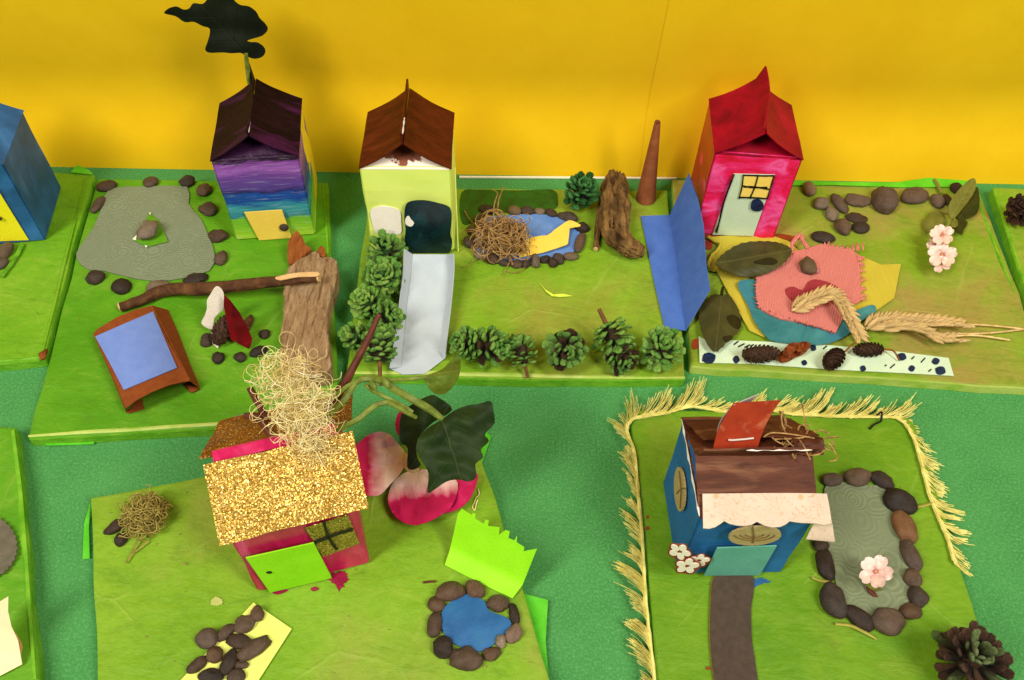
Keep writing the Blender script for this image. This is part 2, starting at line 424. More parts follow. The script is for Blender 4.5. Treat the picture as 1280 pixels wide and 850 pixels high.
# yellow card backdrop: two tall sheets, bend shaped to brighten the foot and darken above; right one overlaps behind
wall_a, wall_b = P(90, 209, 0), P(1280, 231, 0)
wdir = (wall_b-wall_a).normalized(); wn = Vector((-wdir.y, wdir.x, 0))
def wall_off(z):
    t = min(max((z-.015)/.085, 0), 1); s = t*t*(3-2*t)
    lower = .24*z; upper = .24*.055-.10*(z-.055)
    return lower*(1-s)+upper*s
def wall_pt(x, z, back=0):
    s = (x-wall_a.x)/wdir.x; p = wall_a+wdir*s; return p+wn*(wall_off(z)+back+.0002*mn.noise((x*9, z*14, 0)))+Vector((0, 0, z))
zs = [0, .01, .02, .03, .036, .042, .048, .054, .06, .066, .072, .078, .085, .1, .13, .17, .22, .28, .36]
seam_x = (P(799, 228, 0)).x
wall = gsheet('wall', [[wall_pt(-1.4+(seam_x+1.4)*j/40, z-.003) for j in range(41)] for z in zs], m_wall, None, .0003); struct(wall)
sheet2 = gsheet('wall_sheet', [[wall_pt(seam_x-.02+(1.4-seam_x)*j/30, z-.003, .0005) for j in range(31)] for z in zs], m_wall, None, .0003); struct(sheet2)

BOARDS = []
def board(label, poly, mat, emat, name='wrapped_board'):
    BOARDS.append(poly)
    t = thing(name, label, 'board', tuple(sum((P(x, y, 0) for x, y in poly), Vector())/len(poly)))
    bm = bmesh.new(); pts = [P(x, y, Z) for x, y in poly]
    f = bm.faces.new([bm.verts.new(p) for p in pts])
    f.normal_update()
    if f.normal.z < 0: bmesh.ops.reverse_faces(bm, faces=[f])
    ex = bmesh.ops.extrude_face_region(bm, geom=[f]); low = set(g for g in ex['geom'] if isinstance(g, bmesh.types.BMVert))
    for v in bm.verts:
        if v not in low: pass
    topv = [v for v in bm.verts if v in low]
    for v in bm.verts:
        if v not in low: v.co.z = .0003
    bm.faces.ensure_lookup_table()
    te = [e for e in bm.edges if all(v in low for v in e.verts)]
    ve = [e for e in bm.edges if (e.verts[0] in low) != (e.verts[1] in low)]
    bmesh.ops.bevel(bm, geom=te+ve, offset=.0016, segments=2, affect='EDGES', profile=.6)
    cutgrid(bm, .009)
    bmesh.ops.triangulate(bm, faces=[f for f in bm.faces if len(f.verts) > 4])
    for v in bm.verts:
        if v.co.z > .002: v.co.z += .00035*mn.noise((v.co.x*45, v.co.y*45, 1))-.0001
        k = .0011*mn.noise((v.co.x*34, v.co.y*34, 5)); v.co.x += k; v.co.y += .0011*mn.noise((v.co.x*40, v.co.y*40, 9))
    bm.normal_update()
    for f in bm.faces: f.material_index = 0 if f.normal.z > .75 else 1
    link_bm('board', bm, [mat, emat], t, smooth=False)
    return t
b_A = board('light green wrapped board under the blue carton house with yellow door', [(117, 217), (54, 449), (-90, 462), (-90, 205)], m_tA, m_edge)
b_1 = board('bright green wrapped board under the rainbow house and large grey paper pond', [(121, 223), (410, 228), (424, 526), (180, 540), (34, 548)], m_t1, m_edge)
b_2 = board('olive green wrapped board under the lime house, slide and green cones', [(462, 234), (648, 236), (834, 238), (858, 474), (640, 474), (432, 468)], m_t2, m_edge)
b_3 = board('brown stained green wrapped board under the red house and fabric scraps', [(840, 224), (1030, 227), (1221, 230), (1275, 368), (1312, 487), (1100, 472), (865, 458)], m_t3, m_edgey)
b_4 = board('green wrapped board holding a single brown cone', [(1240, 234), (1420, 240), (1480, 480), (1320, 480), (1286, 376)], m_t2, m_edge)
b_5 = board('yellow green wrapped board under the gold roofed house', [(112, 622), (350, 578), (592, 540), (640, 690), (692, 868), (700, 905), (124, 910), (118, 760)], m_t5, m_edge)
b_6 = board('green wrapped board with yellow fringe round its edge', [(800, 512), (1000, 514), (1128, 518), (1144, 530), (1180, 640), (1262, 905), (824, 905), (806, 680), (789, 530)], m_t6, m_edge)
b_7 = board('dark green wrapped board under the grey pinked cloth and cream curl', [(20, 535), (52, 905), (-160, 910), (-140, 528)], m_t1, m_edge)

# loose tissue corners folded under the boards
def flap(parent, poly, z0, z1=None, mat=None):
    return pxsheet('tissue_flap', poly, lambda x, y: z0+.0008*mn.noise((x*.08, y*.08, 3)), mat or m_flap, parent, cell=7, thick=.0003)
flap(b_1, [(36, 548), (70, 551), (118, 548), (117, 555), (60, 557)], .0016)
flap(b_5, [(113, 626), (111, 660), (112, 698), (103, 699), (105, 655)], .0016)
flap(b_5, [(597, 563), (608, 540), (614, 546), (602, 580)], .0020)
flap(b_5, [(655, 742), (685, 750), (682, 800), (686, 848), (690, 870), (686, 872)], .0030)
flap(b_A, [(88, 215), (97, 206), (112, 213), (116, 218)], .0092)
pxs = [(865, 228), (930, 224), (1040, 227), (1120, 228), (1160, 222), (1214, 226), (1222, 233), (1130, 234), (1040, 231), (940, 232)]
flap(b_3, pxs, .0092, mat=m_flap)
# ridge of folded tissue along the side of boards
def fold(parent, pts, r, mat=None):
    return tube('tissue_fold', [P(x, y, Z-.0002) for x, y in pts], [r*.6]+[r]*(len(pts)-2)+[r*.6], mat or m_edge, parent, 6, .5, 3, n=5)
fold(b_A, [(108, 222), (88, 300), (66, 390), (52, 446)], .0014, m_tA)
fold(b_A, [(52, 446), (20, 450), (-40, 455)], .0012, m_edge)
fold(b_1, [(36, 545), (120, 540), (230, 533), (320, 527), (420, 524)], .0012, m_edgey)
fold(b_1, [(404, 231), (408, 290), (414, 380)], .0012, m_tA)
fold(b_2, [(434, 466), (540, 467), (660, 470), (780, 472), (856, 472)], .0014, m_edgey)
fold(b_7, [(17, 538), (26, 620), (34, 720), (44, 850)], .0016, m_edge)
fold(b_3, [(1217, 236), (1240, 300), (1268, 366)], .0012, m_edge)
fold(b_4, [(1243, 238), (1262, 300), (1288, 376)], .0014, m_edge)

# paint patches and drips on the boards
def blot(pts, n=6, amp=.16):
    q = cr(pts, n); cx = sum(p[0] for p in q)/len(q); cy = sum(p[1] for p in q)/len(q); out = []
    for x, y in q:
        k = 1+amp*1.6*mn.noise((x*.35, y*.35, 3))+amp*mn.noise((x*1.1, y*1.1, 7)); out.append((cx+(x-cx)*k, cy+(y-cy)*k))
    return out
m_dkgreen = paint('dark_green_paint', '#0b400c', '#175a17', None, 90, (1, 1, 1), .45, .4)
m_bluep = paint('blue_smear', '#1d507e', '#2a6596', None, 120, (1, 1, 1), .45, .4)
m_magp = paint('magenta_drip', '#7c0f32', '#95183f', None, 150, (1, 1, 1), .3, .5)
m_rust = paint('rust_paint', '#7c2a14', '#93381c', None, 150, (1, 1, 1), .5, .4)
pxsheet('paint_patch', cr([(577, 241), (600, 237), (650, 238), (690, 237), (697, 249), (690, 262), (640, 264), (600, 274), (578, 279)], 4), Z+.0006, m_dkgreen, b_2, 10, .0004)
pxsheet('paint_smear', blot([(938, 724), (950, 722), (962, 727), (951, 730), (940, 735)], 6, .25), Z+.0003, m_bluep, b_6, 6, .0004)
pxsheet('paint_drip', blot([(408, 722), (420, 715), (434, 716), (433, 726), (425, 737), (417, 729)], 6, .2), Z+.0004, m_magp, b_5, 5, .0002)
pxsheet('paint_drip', cr([(388, 736), (394, 733), (399, 736), (392, 739)], 4), Z+.0004, m_magp, b_5, 5, .0002)
pxsheet('paint_drip', cr([(340, 740), (352, 736), (360, 738), (348, 743)], 4), Z+.0004, m_magp, b_5, 5, .0002)
for q in ([(880, 292), (900, 287), (908, 296), (890, 300)], [(972, 292), (1000, 297), (990, 301), (965, 300)], [(866, 425), (874, 424), (873, 434), (866, 436)], [(881, 302), (890, 300), (890, 310), (883, 311)]):
    pxsheet('paint_drip', cr(q, 4), Z+.0006, m_rust, b_3, 6, .0004)
for q in ((809, 646, 3), (809, 660, 4), (885, 835, 4), (890, 836, 3)):
    pxsheet('paint_drip', [(q[0]+q[2]*.6*math.cos(a), q[1]+q[2]*.6*math.sin(a)) for a in [k*math.pi/4 for k in range(8)]], Z+.0006, m_rust, b_6, 0, .0003)
m_ptan = paint('tan_stain', '#a8b35c', '#b3b96b', None, 150, (1, 1, 1), .5, .4)
pxsheet('paint_drip', blot([(264, 750), (272, 746), (278, 751), (275, 756), (266, 757)], 4, .3), Z+.0006, m_ptan, b_5, 5, .0003)

# grey painted road on the fringed board
m_road = M('grey_brown_paper', '#463a31', '#504338', 300, rough=.85, spec=.15, bump=.0002, bscale=1500)
m_roadedge = M('kraft_edge', '#8a6230', '#9c7340', 200)
road = cr([(893, 721), (915, 718), (940, 718), (942, 740), (939, 760), (940, 800), (945, 835), (950, 905), (900, 905), (893, 850), (888, 800), (889, 750)], 3)
rd = thing('paper_road', 'grey brown curved paper road leading from the fringed house door', 'paper road', tuple(P(915, 800, Z+.0006)))
pxsheet('edge_paper', [(x-1.2, y) for x, y in road], Z+.0008, m_roadedge, rd, 12, .0003)
pxsheet('surface', road, Z+.0014, m_road, rd, 12, .0004)

o = pxsheet('white_edge_strip', [(574, 219.6), (700, 220.4), (846, 221.4), (846, 223.0), (700, 222.2), (574, 221.4)], .0016, m_edgey if False else M('white_board_edge', '#e8e0cc', '#f0e8d6', 90), None, 0, .0010); struct(o)
# ================================================================== milk carton houses
class Carton:
    """gable top carton; local axes: x along the front, y to the back, z up, origin in the middle of the base"""
    def __init__(s, label, fl, fr, h, D, rid, fin, wall, roof, gable, ridge='y', name='carton_house', W=None, loc=None, rz=None, roofon=True, finh=.010, inset=.020, z=Z+.0002, dyaw=0.0):
        a, b = P(*fl, z), P(*fr, z); s.W = W or (b-a).length; s.D = D; s.h = h
        if rz is None: rz = math.atan2(b.y-a.y, b.x-a.x)+math.radians(dyaw)
        m = (a+b)/2 if loc is None else Vector(loc); yv = Vector((-math.sin(rz), math.cos(rz), 0))
        c = m+yv*(D/2) if loc is None else m
        s.t = thing(name, label, 'carton house', (c.x, c.y, z), rz); s.M = MAT[s.t.name]; s.I = s.M.inverted()
        W, t = s.W, s.t
        s.body(wall)
        if not roofon: return
        X, Y = (W/2, D/2) if ridge == 'y' else (D/2, W/2)      # roof built with the ridge along its own y
        R = Matrix.Identity(4) if ridge == 'y' else Matrix.Rotation(-math.pi/2, 4, 'Z')
        zr = rid-z; ov = s.ov; sag = 1.0 if ridge == 'y' else 0.0
        def sheet(nm, quad, nrm, mat, th=.0006, n=6):
            rows = [[lerp(lerp(quad[0], quad[1], j/n), lerp(quad[3], quad[2], j/n), i/n) for j in range(n+1)] for i in range(n+1)]
            rows = [[R @ (Vector(p)+Vector(nrm)*(-.0013*math.sin(math.pi*i/n)*sag+.0005*mn.noise((p[0]*60+fl[0], p[1]*60, p[2]*60)))) for p in r] for i, r in enumerate(rows)]
            return gsheet(nm, rows, mat, t, th, world=False)
        for sg in (-1, 1):
            q = [(sg*(X+ov), -Y-ov, h-.0004), (sg*(X+ov), Y+ov, h-.0004), (sg*.0006, Y+ov, zr), (sg*.0006, -Y-ov, zr)]
            sheet('roof_panel', q if sg > 0 else q[::-1], (sg*.7, 0, .7), roof)
        for sg in (-1, 1):
            tip = (0, sg*(Y-inset), h+(zr-h)*.62)
            pts = [(-X+.0005, sg*Y, h-.001), (X-.0005, sg*Y, h-.001), tip]
            bm = bmesh.new(); n = 6; rows = []
            for i in range(n):
                rows.append([bm.verts.new(R @ Vector(lerp(lerp(pts[0], pts[2], i/n), lerp(pts[1], pts[2], i/n), j/6))) for j in range(7)])
            ap = bm.verts.new(R @ Vector(tip))
            for r0, r1 in zip(rows, rows[1:]):
                for j in range(6): bm.faces.new((r0[j], r0[j+1], r1[j+1], r1[j]))
            for j in range(6): bm.faces.new((rows[-1][j], rows[-1][j+1], ap))
            vs = solid(bm, 0)
            for v in vs: v.co.z -= .0005
            link_bm('gable_panel', bm, gable, t, world=False)
        if fin:
            n = 10; rows = []
            for i in range(6):
                rows.append([R @ Vector((fin(j/n, i/5) if callable(fin) else .0, -Y*1.0+2*Y*j/n, zr-.001+finh*(i/5)*s.finprof(j/n))) for j in range(n+1)])
            s.finob = gsheet('ridge_fin', rows, roof, t, .0012, world=False)
    finprof = staticmethod(lambda u: 1.0); ov = .0005
    def body(s, wall):
        W, D, h = s.W, s.D, s.h; bm = bmesh.new(); bmesh.ops.create_cube(bm, size=1)
        for v in bm.verts: v.co = Vector((v.co.x*W, v.co.y*D, (v.co.z+.5)*h))
        bmesh.ops.bevel(bm, geom=[e for e in bm.edges], offset=.0011, segments=2, affect='EDGES')
        bmesh.ops.subdivide_edges(bm, edges=[e for e in bm.edges if e.calc_length() > .02], cuts=7, use_grid_fill=True)
        for v in bm.verts:
            k = 4*(v.co.z/h)*(1-v.co.z/h)
            n = Vector((math.copysign(1, v.co.x) if abs(v.co.x) > W*.49 else 0, math.copysign(1, v.co.y) if abs(v.co.y) > D*.49 else 0, 0))
            v.co += n*k*(.0009*mn.noise(v.co*45)-.0004)
        link_bm('body', bm, wall, s.t, world=False)
    def at(s, px, py, plane='front', off=0.0):
        """photo pixel -> local point on a wall"""
        o = s.I @ EYE; d = (s.I.to_3x3() @ ray(px, py))
        if plane == 'front': t = (-s.D/2-off-o.y)/d.y
        elif plane == 'left': t = (-s.W/2-off-o.x)/d.x
        elif plane == 'right': t = (s.W/2+off-o.x)/d.x
        return o+d*t
    def paper(s, name, pts, mat, plane='front', off=.0006, thick=.0005, parent=None, smooth=0):
        if smooth: pts = cr(pts, smooth)
        q = [s.at(x, y, plane, off-thick) for x, y in pts]
        for v in q: v.z = max(v.z, .0004)
        n = {'front': (0, -1, 0), 'left': (-1, 0, 0), 'right': (1, 0, 0)}[plane]
        return polyp(name, q, n, mat, parent or s.t, thick)
    def line(s, name, pts, w_px, mat, off=.0014, plane='front', parent=None):
        """a marker stroke on a wall"""
        l, r = [], []
        for i, p in enumerate(pts):
            a, b = pts[max(0, i-1)], pts[min(len(pts)-1, i+1)]; dx, dy = b[0]-a[0], b[1]-a[1]; q = math.hypot(dx, dy) or 1
            ww = w_px*(.75+.5*abs(mn.noise((p[0]*.7, p[1]*.7, 0))))/2
            l.append((p[0]-dy/q*ww, p[1]+dx/q*ww)); r.append((p[0]+dy/q*ww, p[1]-dx/q*ww))
        return s.paper(name, l+r[::-1], mat, plane, off, .0003, parent)

# ---- materials
def rainbow():
    t = NT('rainbow_paint'); tc = t.add('ShaderNodeTexCoord'); sp = t.add('ShaderNodeSeparateXYZ'); t.link(tc.outputs['Object'], sp.inputs[0])
    vv = t.coord('Object', (1, 1, 9), (0, .12, 0)); n = t.noise(vv, 30, 6, .65, .8)
    vb = t.coord('Object', (1, 1, 2)); n0 = t.noise(vb, 26, 5, .6, .8)
    f = t.math('MULTIPLY', sp.outputs['Z'], 1/.0685)
    f = t.math('ADD', f, t.math('MULTIPLY', t.math('SUBTRACT', n, .5), .16)); f = t.math('ADD', f, t.math('MULTIPLY', t.math('SUBTRACT', n0, .5), .26))
    col = t.ramp(f, [(0, '#b6d23a'), (.13, '#86bf2c'), (.25, '#6fb02e'), (.275, '#2f7d8c'), (.36, '#3d98a0'), (.43, '#2a7fa0'), (.47, '#153f96'), (.56, '#1a4fa6'), (.60, '#2a1e66'), (.66, '#5c3f97'), (.78, '#71409a'), (.86, '#9a5cb8'), (.93, '#8a4aa6'), (.97, '#2a1030')])
    e = col.node.color_ramp
    v3 = t.coord('Object', (1, 1, 12), (0, .1, 0)); st = t.noise(v3, 60, 5, .6, .5)
    col = t.mix(t.ramp(st, [(.55, 0.0), (.8, .45)]), col, '#d8d6ea')
    col = t.mix(t.ramp(st, [(.2, .55), (.42, 0.0)]), col, '#160d2c')
    side = t.math('MULTIPLY', t.math('GREATER_THAN', sp.outputs['X'], .0266), t.math('GREATER_THAN', t.math('ADD', sp.outputs['Y'], t.math('MULTIPLY', n0, .02)), .012))
    col = t.mix(side, col, '#e8cf2c')
    t.bump(st, .0004)
    return t.done(col, .3, .5)
m_rain = rainbow()
m_maroon = paint('dark_maroon_paint', '#10050a', '#220e16', '#4a1646', 45, (1, 3, 1), .5, .06)
m_maroonp = paint('dark_purple_gable', '#1f0a1c', '#3a1640', None, 60, (1, 1, 1), .3, .5)
m_lime = M('lime_paper', '#dcef70', '#e2f47c', 40, rough=.7, spec=.25, bump=.0001)
m_choc = paint('chocolate_paint', '#421707', '#5c240e', '#76381a', 55, (1, 3, 1), .5, .10, lo3=.6, hi3=.85)
def lime_gable():
    t = NT('white_gable_brown_blot'); tc = t.add('ShaderNodeTexCoord'); sp = t.add('ShaderNodeSeparateXYZ'); t.link(tc.outputs['Object'], sp.inputs[0])
    v = t.coord('Object'); n = t.noise(v, 160, 5, .6)
    f = t.math('SUBTRACT', sp.outputs['Z'], .0722)
    f = t.math('SUBTRACT', f, t.math('MULTIPLY', t.math('POWER', t.math('ABSOLUTE', t.math('ADD', sp.outputs['X'], .002)), 2), 16))
    f = t.math('ADD', t.math('MULTIPLY', f, 90), t.math('SUBTRACT', n, .45))
    col = t.mix(t.ramp(f, [(.0, 0.0), (.06, 1.0)]), '#f2e3d4', t.ramp(n, [(.3, '#5c2712'), (.7, '#8a4a2c')]))
    return t.done(col, .5, .4)
m_limeg = lime_gable()
def redwall():
    t = NT('magenta_red_paint'); v = t.coord('Object', (1, 1, 1.6), (0, .5, 0)); n = t.noise(v, 38, 5, .6, .8); n2 = t.noise(v, 130, 4, .6, .4)
    col = t.ramp(n, [(.30, '#c00428'), (.40, '#e00a48'), (.50, '#ec2470'), (.60, '#f25ca4'), (.70, '#e2145a')]); col = t.mix(t.ramp(n2, [(.3, .35), (.5, 0.0)]), col, '#c00426')
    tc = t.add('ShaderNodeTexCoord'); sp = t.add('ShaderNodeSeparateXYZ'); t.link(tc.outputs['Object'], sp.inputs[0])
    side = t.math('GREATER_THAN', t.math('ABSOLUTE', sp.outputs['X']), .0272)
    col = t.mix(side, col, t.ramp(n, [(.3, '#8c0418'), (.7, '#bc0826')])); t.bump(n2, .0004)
    return t.done(col, .32, .5)
m_redw = redwall()
m_redr = paint('deep_red_paint', '#6c0318', '#9c0522', '#c00a36', 40, (1, 1, 1), .45, .08)
m_blue = M('blue_paper', '#1c5c94', '#246aa4', 50, rough=.6, spec=.3, bump=.0001, c3='#3a7fb5', s3=60, lo3=.62, hi3=.9)
m_navy = paint('navy_blue_paint', '#1c4a76', '#265e98', '#3a78b8', 45, (1, 1, 1), .5, .35, lo3=.5, hi3=.7)
m_magw = paint('magenta_paint', '#b8144c', '#d4225e', '#e05084', 45, (3, 3, 1), .35, .5)
m_brownr = paint('brown_paint', '#45200f', '#5f301c', '#8a5c40', 42, (1, 5, 5), .55, .2, lo3=.5, hi3=.72)
def glitter(name, a, b, c, spark=.72):
    t = NT(name); v = t.coord('Object')
    vo = t.add('ShaderNodeTexVoronoi', Scale=2100); t.link(v, vo.inputs['Vector'])
    sp = t.add('ShaderNodeSeparateColor'); t.link(vo.outputs['Color'], sp.inputs[0])
    col = t.ramp(sp.outputs[0], [(0, a), (.5, b), (.85, c), (1, '#f7dd92')])
    col = t.mix(t.ramp(t.noise(v, 55, 5, .65), [(.30, .55), (.5, 0.0)]), col, a)
    # every flake is tilted its own way
    nm = t.add('ShaderNodeVectorMath', operation='MULTIPLY_ADD'); t.link(vo.outputs['Color'], nm.inputs[0]); nm.inputs[1].default_value = (1.1, 1.1, 1.1); nm.inputs[2].default_value = (-.55, -.55, -.55)
    ge = t.add('ShaderNodeNewGeometry'); ad = t.add('ShaderNodeVectorMath', operation='ADD'); t.link(ge.outputs['Normal'], ad.inputs[0]); t.link(nm.outputs[0], ad.inputs[1])
    no = t.add('ShaderNodeVectorMath', operation='NORMALIZE'); t.link(ad.outputs[0], no.inputs[0]); t.link(no.outputs[0], t.b.inputs['Normal'])
    return t.done(col, .32, .6, .55)
m_gold = glitter('gold_glitter_card', '#9a701c', '#cb9c3a', '#e8c268')
m_gold2 = glitter('dark_gold_glitter_card', '#7a4408', '#96580e', '#b4741c')  # back slope of the folded gold roof card, coloured darker than the front
m_gold3 = glitter('olive_glitter_card', '#85721c', '#a8922e', '#ccb650')
m_white = M('white_paint', '#f8efe0', '#fdf6ea', 90, rough=.6)
m_teal = paint('black_teal_paint', '#04171c', '#0a2c33', '#123f46', 110, (1, 1, 1), .3, .5)
m_yel = M('yellow_paper', '#efc94e', '#f2d05a', 60, rough=.7)
m_yelb = M('bright_yellow_paper', '#eee01a', '#f2e622', 60, rough=.7)
m_mint = M('mint_paper', '#c3d8b8', '#cbdec0', 60, rough=.7)
m_black = M('black_marker', '#141210', '#1d1b18', 200, rough=.5)
m_navyd = M('navy_dot', '#101b33', '#1c2f52', 300, rough=.45)
m_winy = M('window_yellow', '#f2cf5a', '#f5d76c', 90, rough=.7)
m_neon = M('neon_green_paper', '#8fdc14', '#99e61c', 60, rough=.6)
m_tealp = M('aqua_paper', '#5aa08c', '#64aa96', 80, rough=.8)
m_stem = M('bark_stem', '#5c3a1e', '#7a5230', 300, rough=.8)
m_wood = M('pale_birch', '#a8905c', '#bfa872', 120, stretch=(1, 8, 8), rough=.6)
m_woodln = M('scorched_line', '#6a5228', '#7a6032', 120)
m_steel = M('staple_steel', '#cfc8c0', rough=.25, spec=.8, bump=0)

# ---- rainbow house
hr = Carton('rainbow striped carton house with dark maroon roof and yellow door', (296, 298), (394.5, 296), .0685, .0620, .0935, None, m_rain, m_maroon, m_maroonp, dyaw=4.5)
rows = [[(.0035*math.sin(j/8*2.2)*(i/4)-.004*(i/4)*(j/8)**2, -.030+.060*j/8, .0845+(.0035+.0105*(j/8)**3)*(i/4)) for j in range(9)] for i in range(5)]
gsheet('ridge_fin', rows, m_maroon, hr.t, .0011, world=False)
d = hr.paper('door', Q(3.4, 240, 60, [(222, 697), (382, 686), (426, 812), (288, 822)]), m_yel, off=.0020, thick=.0006)
k = hr.at(*Q(3.4, 240, 60, [(391, 763)])[0], 'front', .003)
bm = bmesh.new(); bmesh.ops.create_uvsphere(bm, u_segments=14, v_segments=8, radius=1); bm.transform(Matrix.Translation(k) @ Matrix.Diagonal((.0032, .0014, .0032, 1)))
link_bm('door_knob', bm, m_peb, d, smooth=True, world=False)

m_scuff = M('scuffed_card', '#c9bcb0', '#e0d6ca', 300)
def scuff(h, pts, r=.00035, parent=None):
    bm = bmesh.new(); tube_bm(bm, [Vector(p) for p in pts], [r*(.4+.9*abs(math.sin(i*2.3))) for i in range(len(pts))], 5); return link_bm('scuff', bm, m_scuff, h.t, world=False)
scuff(hr, [(.0004, -.0305+.011*i/6, .0868+.0001*(i % 2)) for i in range(7)])
# ---- lime house
hl = Carton('lime green carton house with brown roof and black teal door', (465, 312), (568, 315), .0710, .0585, .0975, lambda u, v: .0, m_lime, m_choc, m_limeg, finh=.008, dyaw=2.0)
hl.paper('window', Q(3.4, 430, 80, [(112, 625), (150, 603), (195, 606), (236, 622), (243, 670), (238, 722), (170, 722), (135, 716), (122, 680)]), m_white, smooth=3, off=.0003, thick=.0003)
d = hl.paper('door', Q(3.4, 430, 80, [(262, 600), (285, 582), (340, 578), (400, 590), (450, 610), (458, 660), (452, 720), (460, 755), (448, 800), (400, 808), (330, 806), (280, 795), (258, 760), (262, 700), (256, 650)]), m_teal, smooth=3, off=.0026, thick=.0006)
hl.paper('door_handle', Q(3.4, 430, 80, [(262, 655), (275, 645), (285, 660), (298, 675), (285, 690), (262, 680)]), m_white, smooth=2, off=.0029, thick=.0003, parent=d)
for q in ([(133, 743), (150, 737), (158, 742), (140, 748)], [(170, 738), (185, 735), (180, 742)]):
    hl.paper('paint_spot', Q(3.4, 430, 80, q), m_dkgreen, off=.0009)
hl.paper('side_seam', Q(3.4, 430, 80, [(470, 440), (474, 440), (488, 800), (484, 800)]), m_lime, off=.0008)

scuff(hl, [(.0006, -.0296+.016*i/8, .0965) for i in range(9)], .0005)
# ---- red house
hd = Carton('red and pink painted carton house with mint door', (868, 295), (966.5, 297), .0705, .060, .0960, None, m_redw, m_redr, m_redr, dyaw=-5.0)
rows = [[(.0045*math.sin(j/10*3.0-.6)*(i/4)+.001*(i/4), -.030+.060*j/10, .0870+(.0045+.0065*(j/10)**3)*(i/4)) for j in range(11)] for i in range(5)]
gsheet('ridge_fin', rows, m_redr, hd.t, .0012, world=False)
QR = lambda p: Q(3.4, 840, 60, p)
d = hd.paper('door', QR([(262, 533), (437, 537), (345, 797), (172, 792)]), m_mint, off=.0010, thick=.0005)
wi = hd.paper('window', QR([(303, 541), (434, 543), (403, 641), (283, 633)]), m_winy, off=.0014, thick=.0003, parent=d)
for p in ([(300, 540), (340, 541), (390, 543), (434, 542)], [(434, 540), (420, 590), (404, 642)], [(403, 640), (350, 636), (285, 634)], [(303, 540), (297, 590), (284, 640)], [(366, 540), (352, 590), (330, 640)], [(300, 585), (340, 592), (405, 592)], [(304, 590), (350, 590), (412, 600)]):
    hd.line('marker_line', cr(QR(p), 4, False), 1.9, m_black, .0018, parent=d)
for p in ([(264, 536), (240, 600), (222, 650), (205, 720), (190, 785)], [(252, 560), (232, 620), (212, 680), (200, 740), (186, 780)]):
    hd.line('marker_line', cr(QR(p), 4, False), 2.0, m_black, .0018, parent=d)
hd.paper('door_knob', QR([(335, 665), (345, 645), (370, 643), (388, 660), (386, 682), (365, 692), (338, 685)]), m_navyd, smooth=3, off=.0022, thick=.0007, parent=d)

# ---- blue house at the edge
fr, br = P(58, 301, Z), P(78, 233, Z); dv = (br-fr).normalized(); rz = math.atan2(dv.y, dv.x)-math.pi/2; xv = Vector((math.cos(rz), math.sin(rz), 0))
cen = fr-xv*.0285+dv*.0285
hb = Carton('navy blue carton house with bright yellow door beside the yellow wall', (0, 300), (58, 301), .0655, .057, .092, lambda u, v: 0, m_navy, m_navy, m_navy, W=.057, loc=cen, rz=rz)
d = hb.paper('door', [(-28, 236), (-2, 238), (36, 299.5), (-28, 302)], m_yelb, off=.0008)
k = hb.at(-1, 273, 'front', .002)
bm = bmesh.new(); bmesh.ops.create_uvsphere(bm, u_segments=10, v_segments=6, radius=1); bm.transform(Matrix.Translation(k) @ Matrix.Diagonal((.0018, .001, .0018, 1)))
link_bm('door_knob', bm, m_peb, d, smooth=True, world=False)

# ---- gold house
hg = Carton('magenta carton house with gold glitter card roof and neon green door', (322, 740), (463, 704), .058, .057, .0765, None, m_magw, m_magw, m_magw, ridge='x')
def gquad(nm, c, mat, n=10, wob=.0018, th=.0006):
    rows = [[Vector(lerp(lerp(c[0], c[1], j/n), lerp(c[3], c[2], j/n), i/n))+Vector((0, 0, wob*mn.noise((i*.4, j*.4, 2)))) for j in range(n+1)] for i in range(n+1)]
    return gsheet(nm, rows, mat, hg.t, th, world=False)
gquad('roof_card', [(-.0312, -.0335, .0628), (.0335, -.0335, .0640), (.0335, -.0015, .0795), (-.0325, -.0015, .0785)], m_gold)
gquad('roof_card', [(-.0345, .0035, .0775), (.0335, .0035, .0780), (.037, .036, .0600), (-.028, .0365, .0580)], m_gold2)
gquad('ridge_fin', [(-.0285, .0002, .0762), (.026, .0002, .0770), (.026, .0030, .0815), (-.0280, .0030, .0808)], m_magw, wob=.0003, th=.001)
QG = lambda p: Q(3.54, 240, 510, p)
d = hg.paper('door', QG([(238, 660), (538, 593), (618, 748), (345, 812)]), m_neon, off=.0030, thick=.0006)
hg.paper('door_knob', QG([(328, 727), (340, 721), (355, 725), (345, 731)]), m_black, smooth=3, off=.0034, thick=.0004, parent=d)
wdw = hg.paper('window', QG([(500, 528), (690, 470), (740, 596), (580, 655)]), m_gold3, off=.0012, thick=.0005)
for p in ([(583, 500), (600, 560), (622, 600), (642, 625)], [(540, 593), (600, 572), (650, 553), (712, 536)]):
    hg.line('window_bar', cr(QG(p), 4, False), 4.2, m_black, .0016, parent=wdw)
bm = bmesh.new(); bmesh.ops.create_uvsphere(bm, u_segments=8, v_segments=6, radius=1)
q = hg.I @ P(276.5, 599, .076); bm.transform(Matrix.Translation(Vector((q.x, q.y, .0715))) @ Matrix.Diagonal((.0024, .0016, .0018, 1)))
link_bm('paint_drop', bm, m_magw, hg.t, smooth=True, world=False)

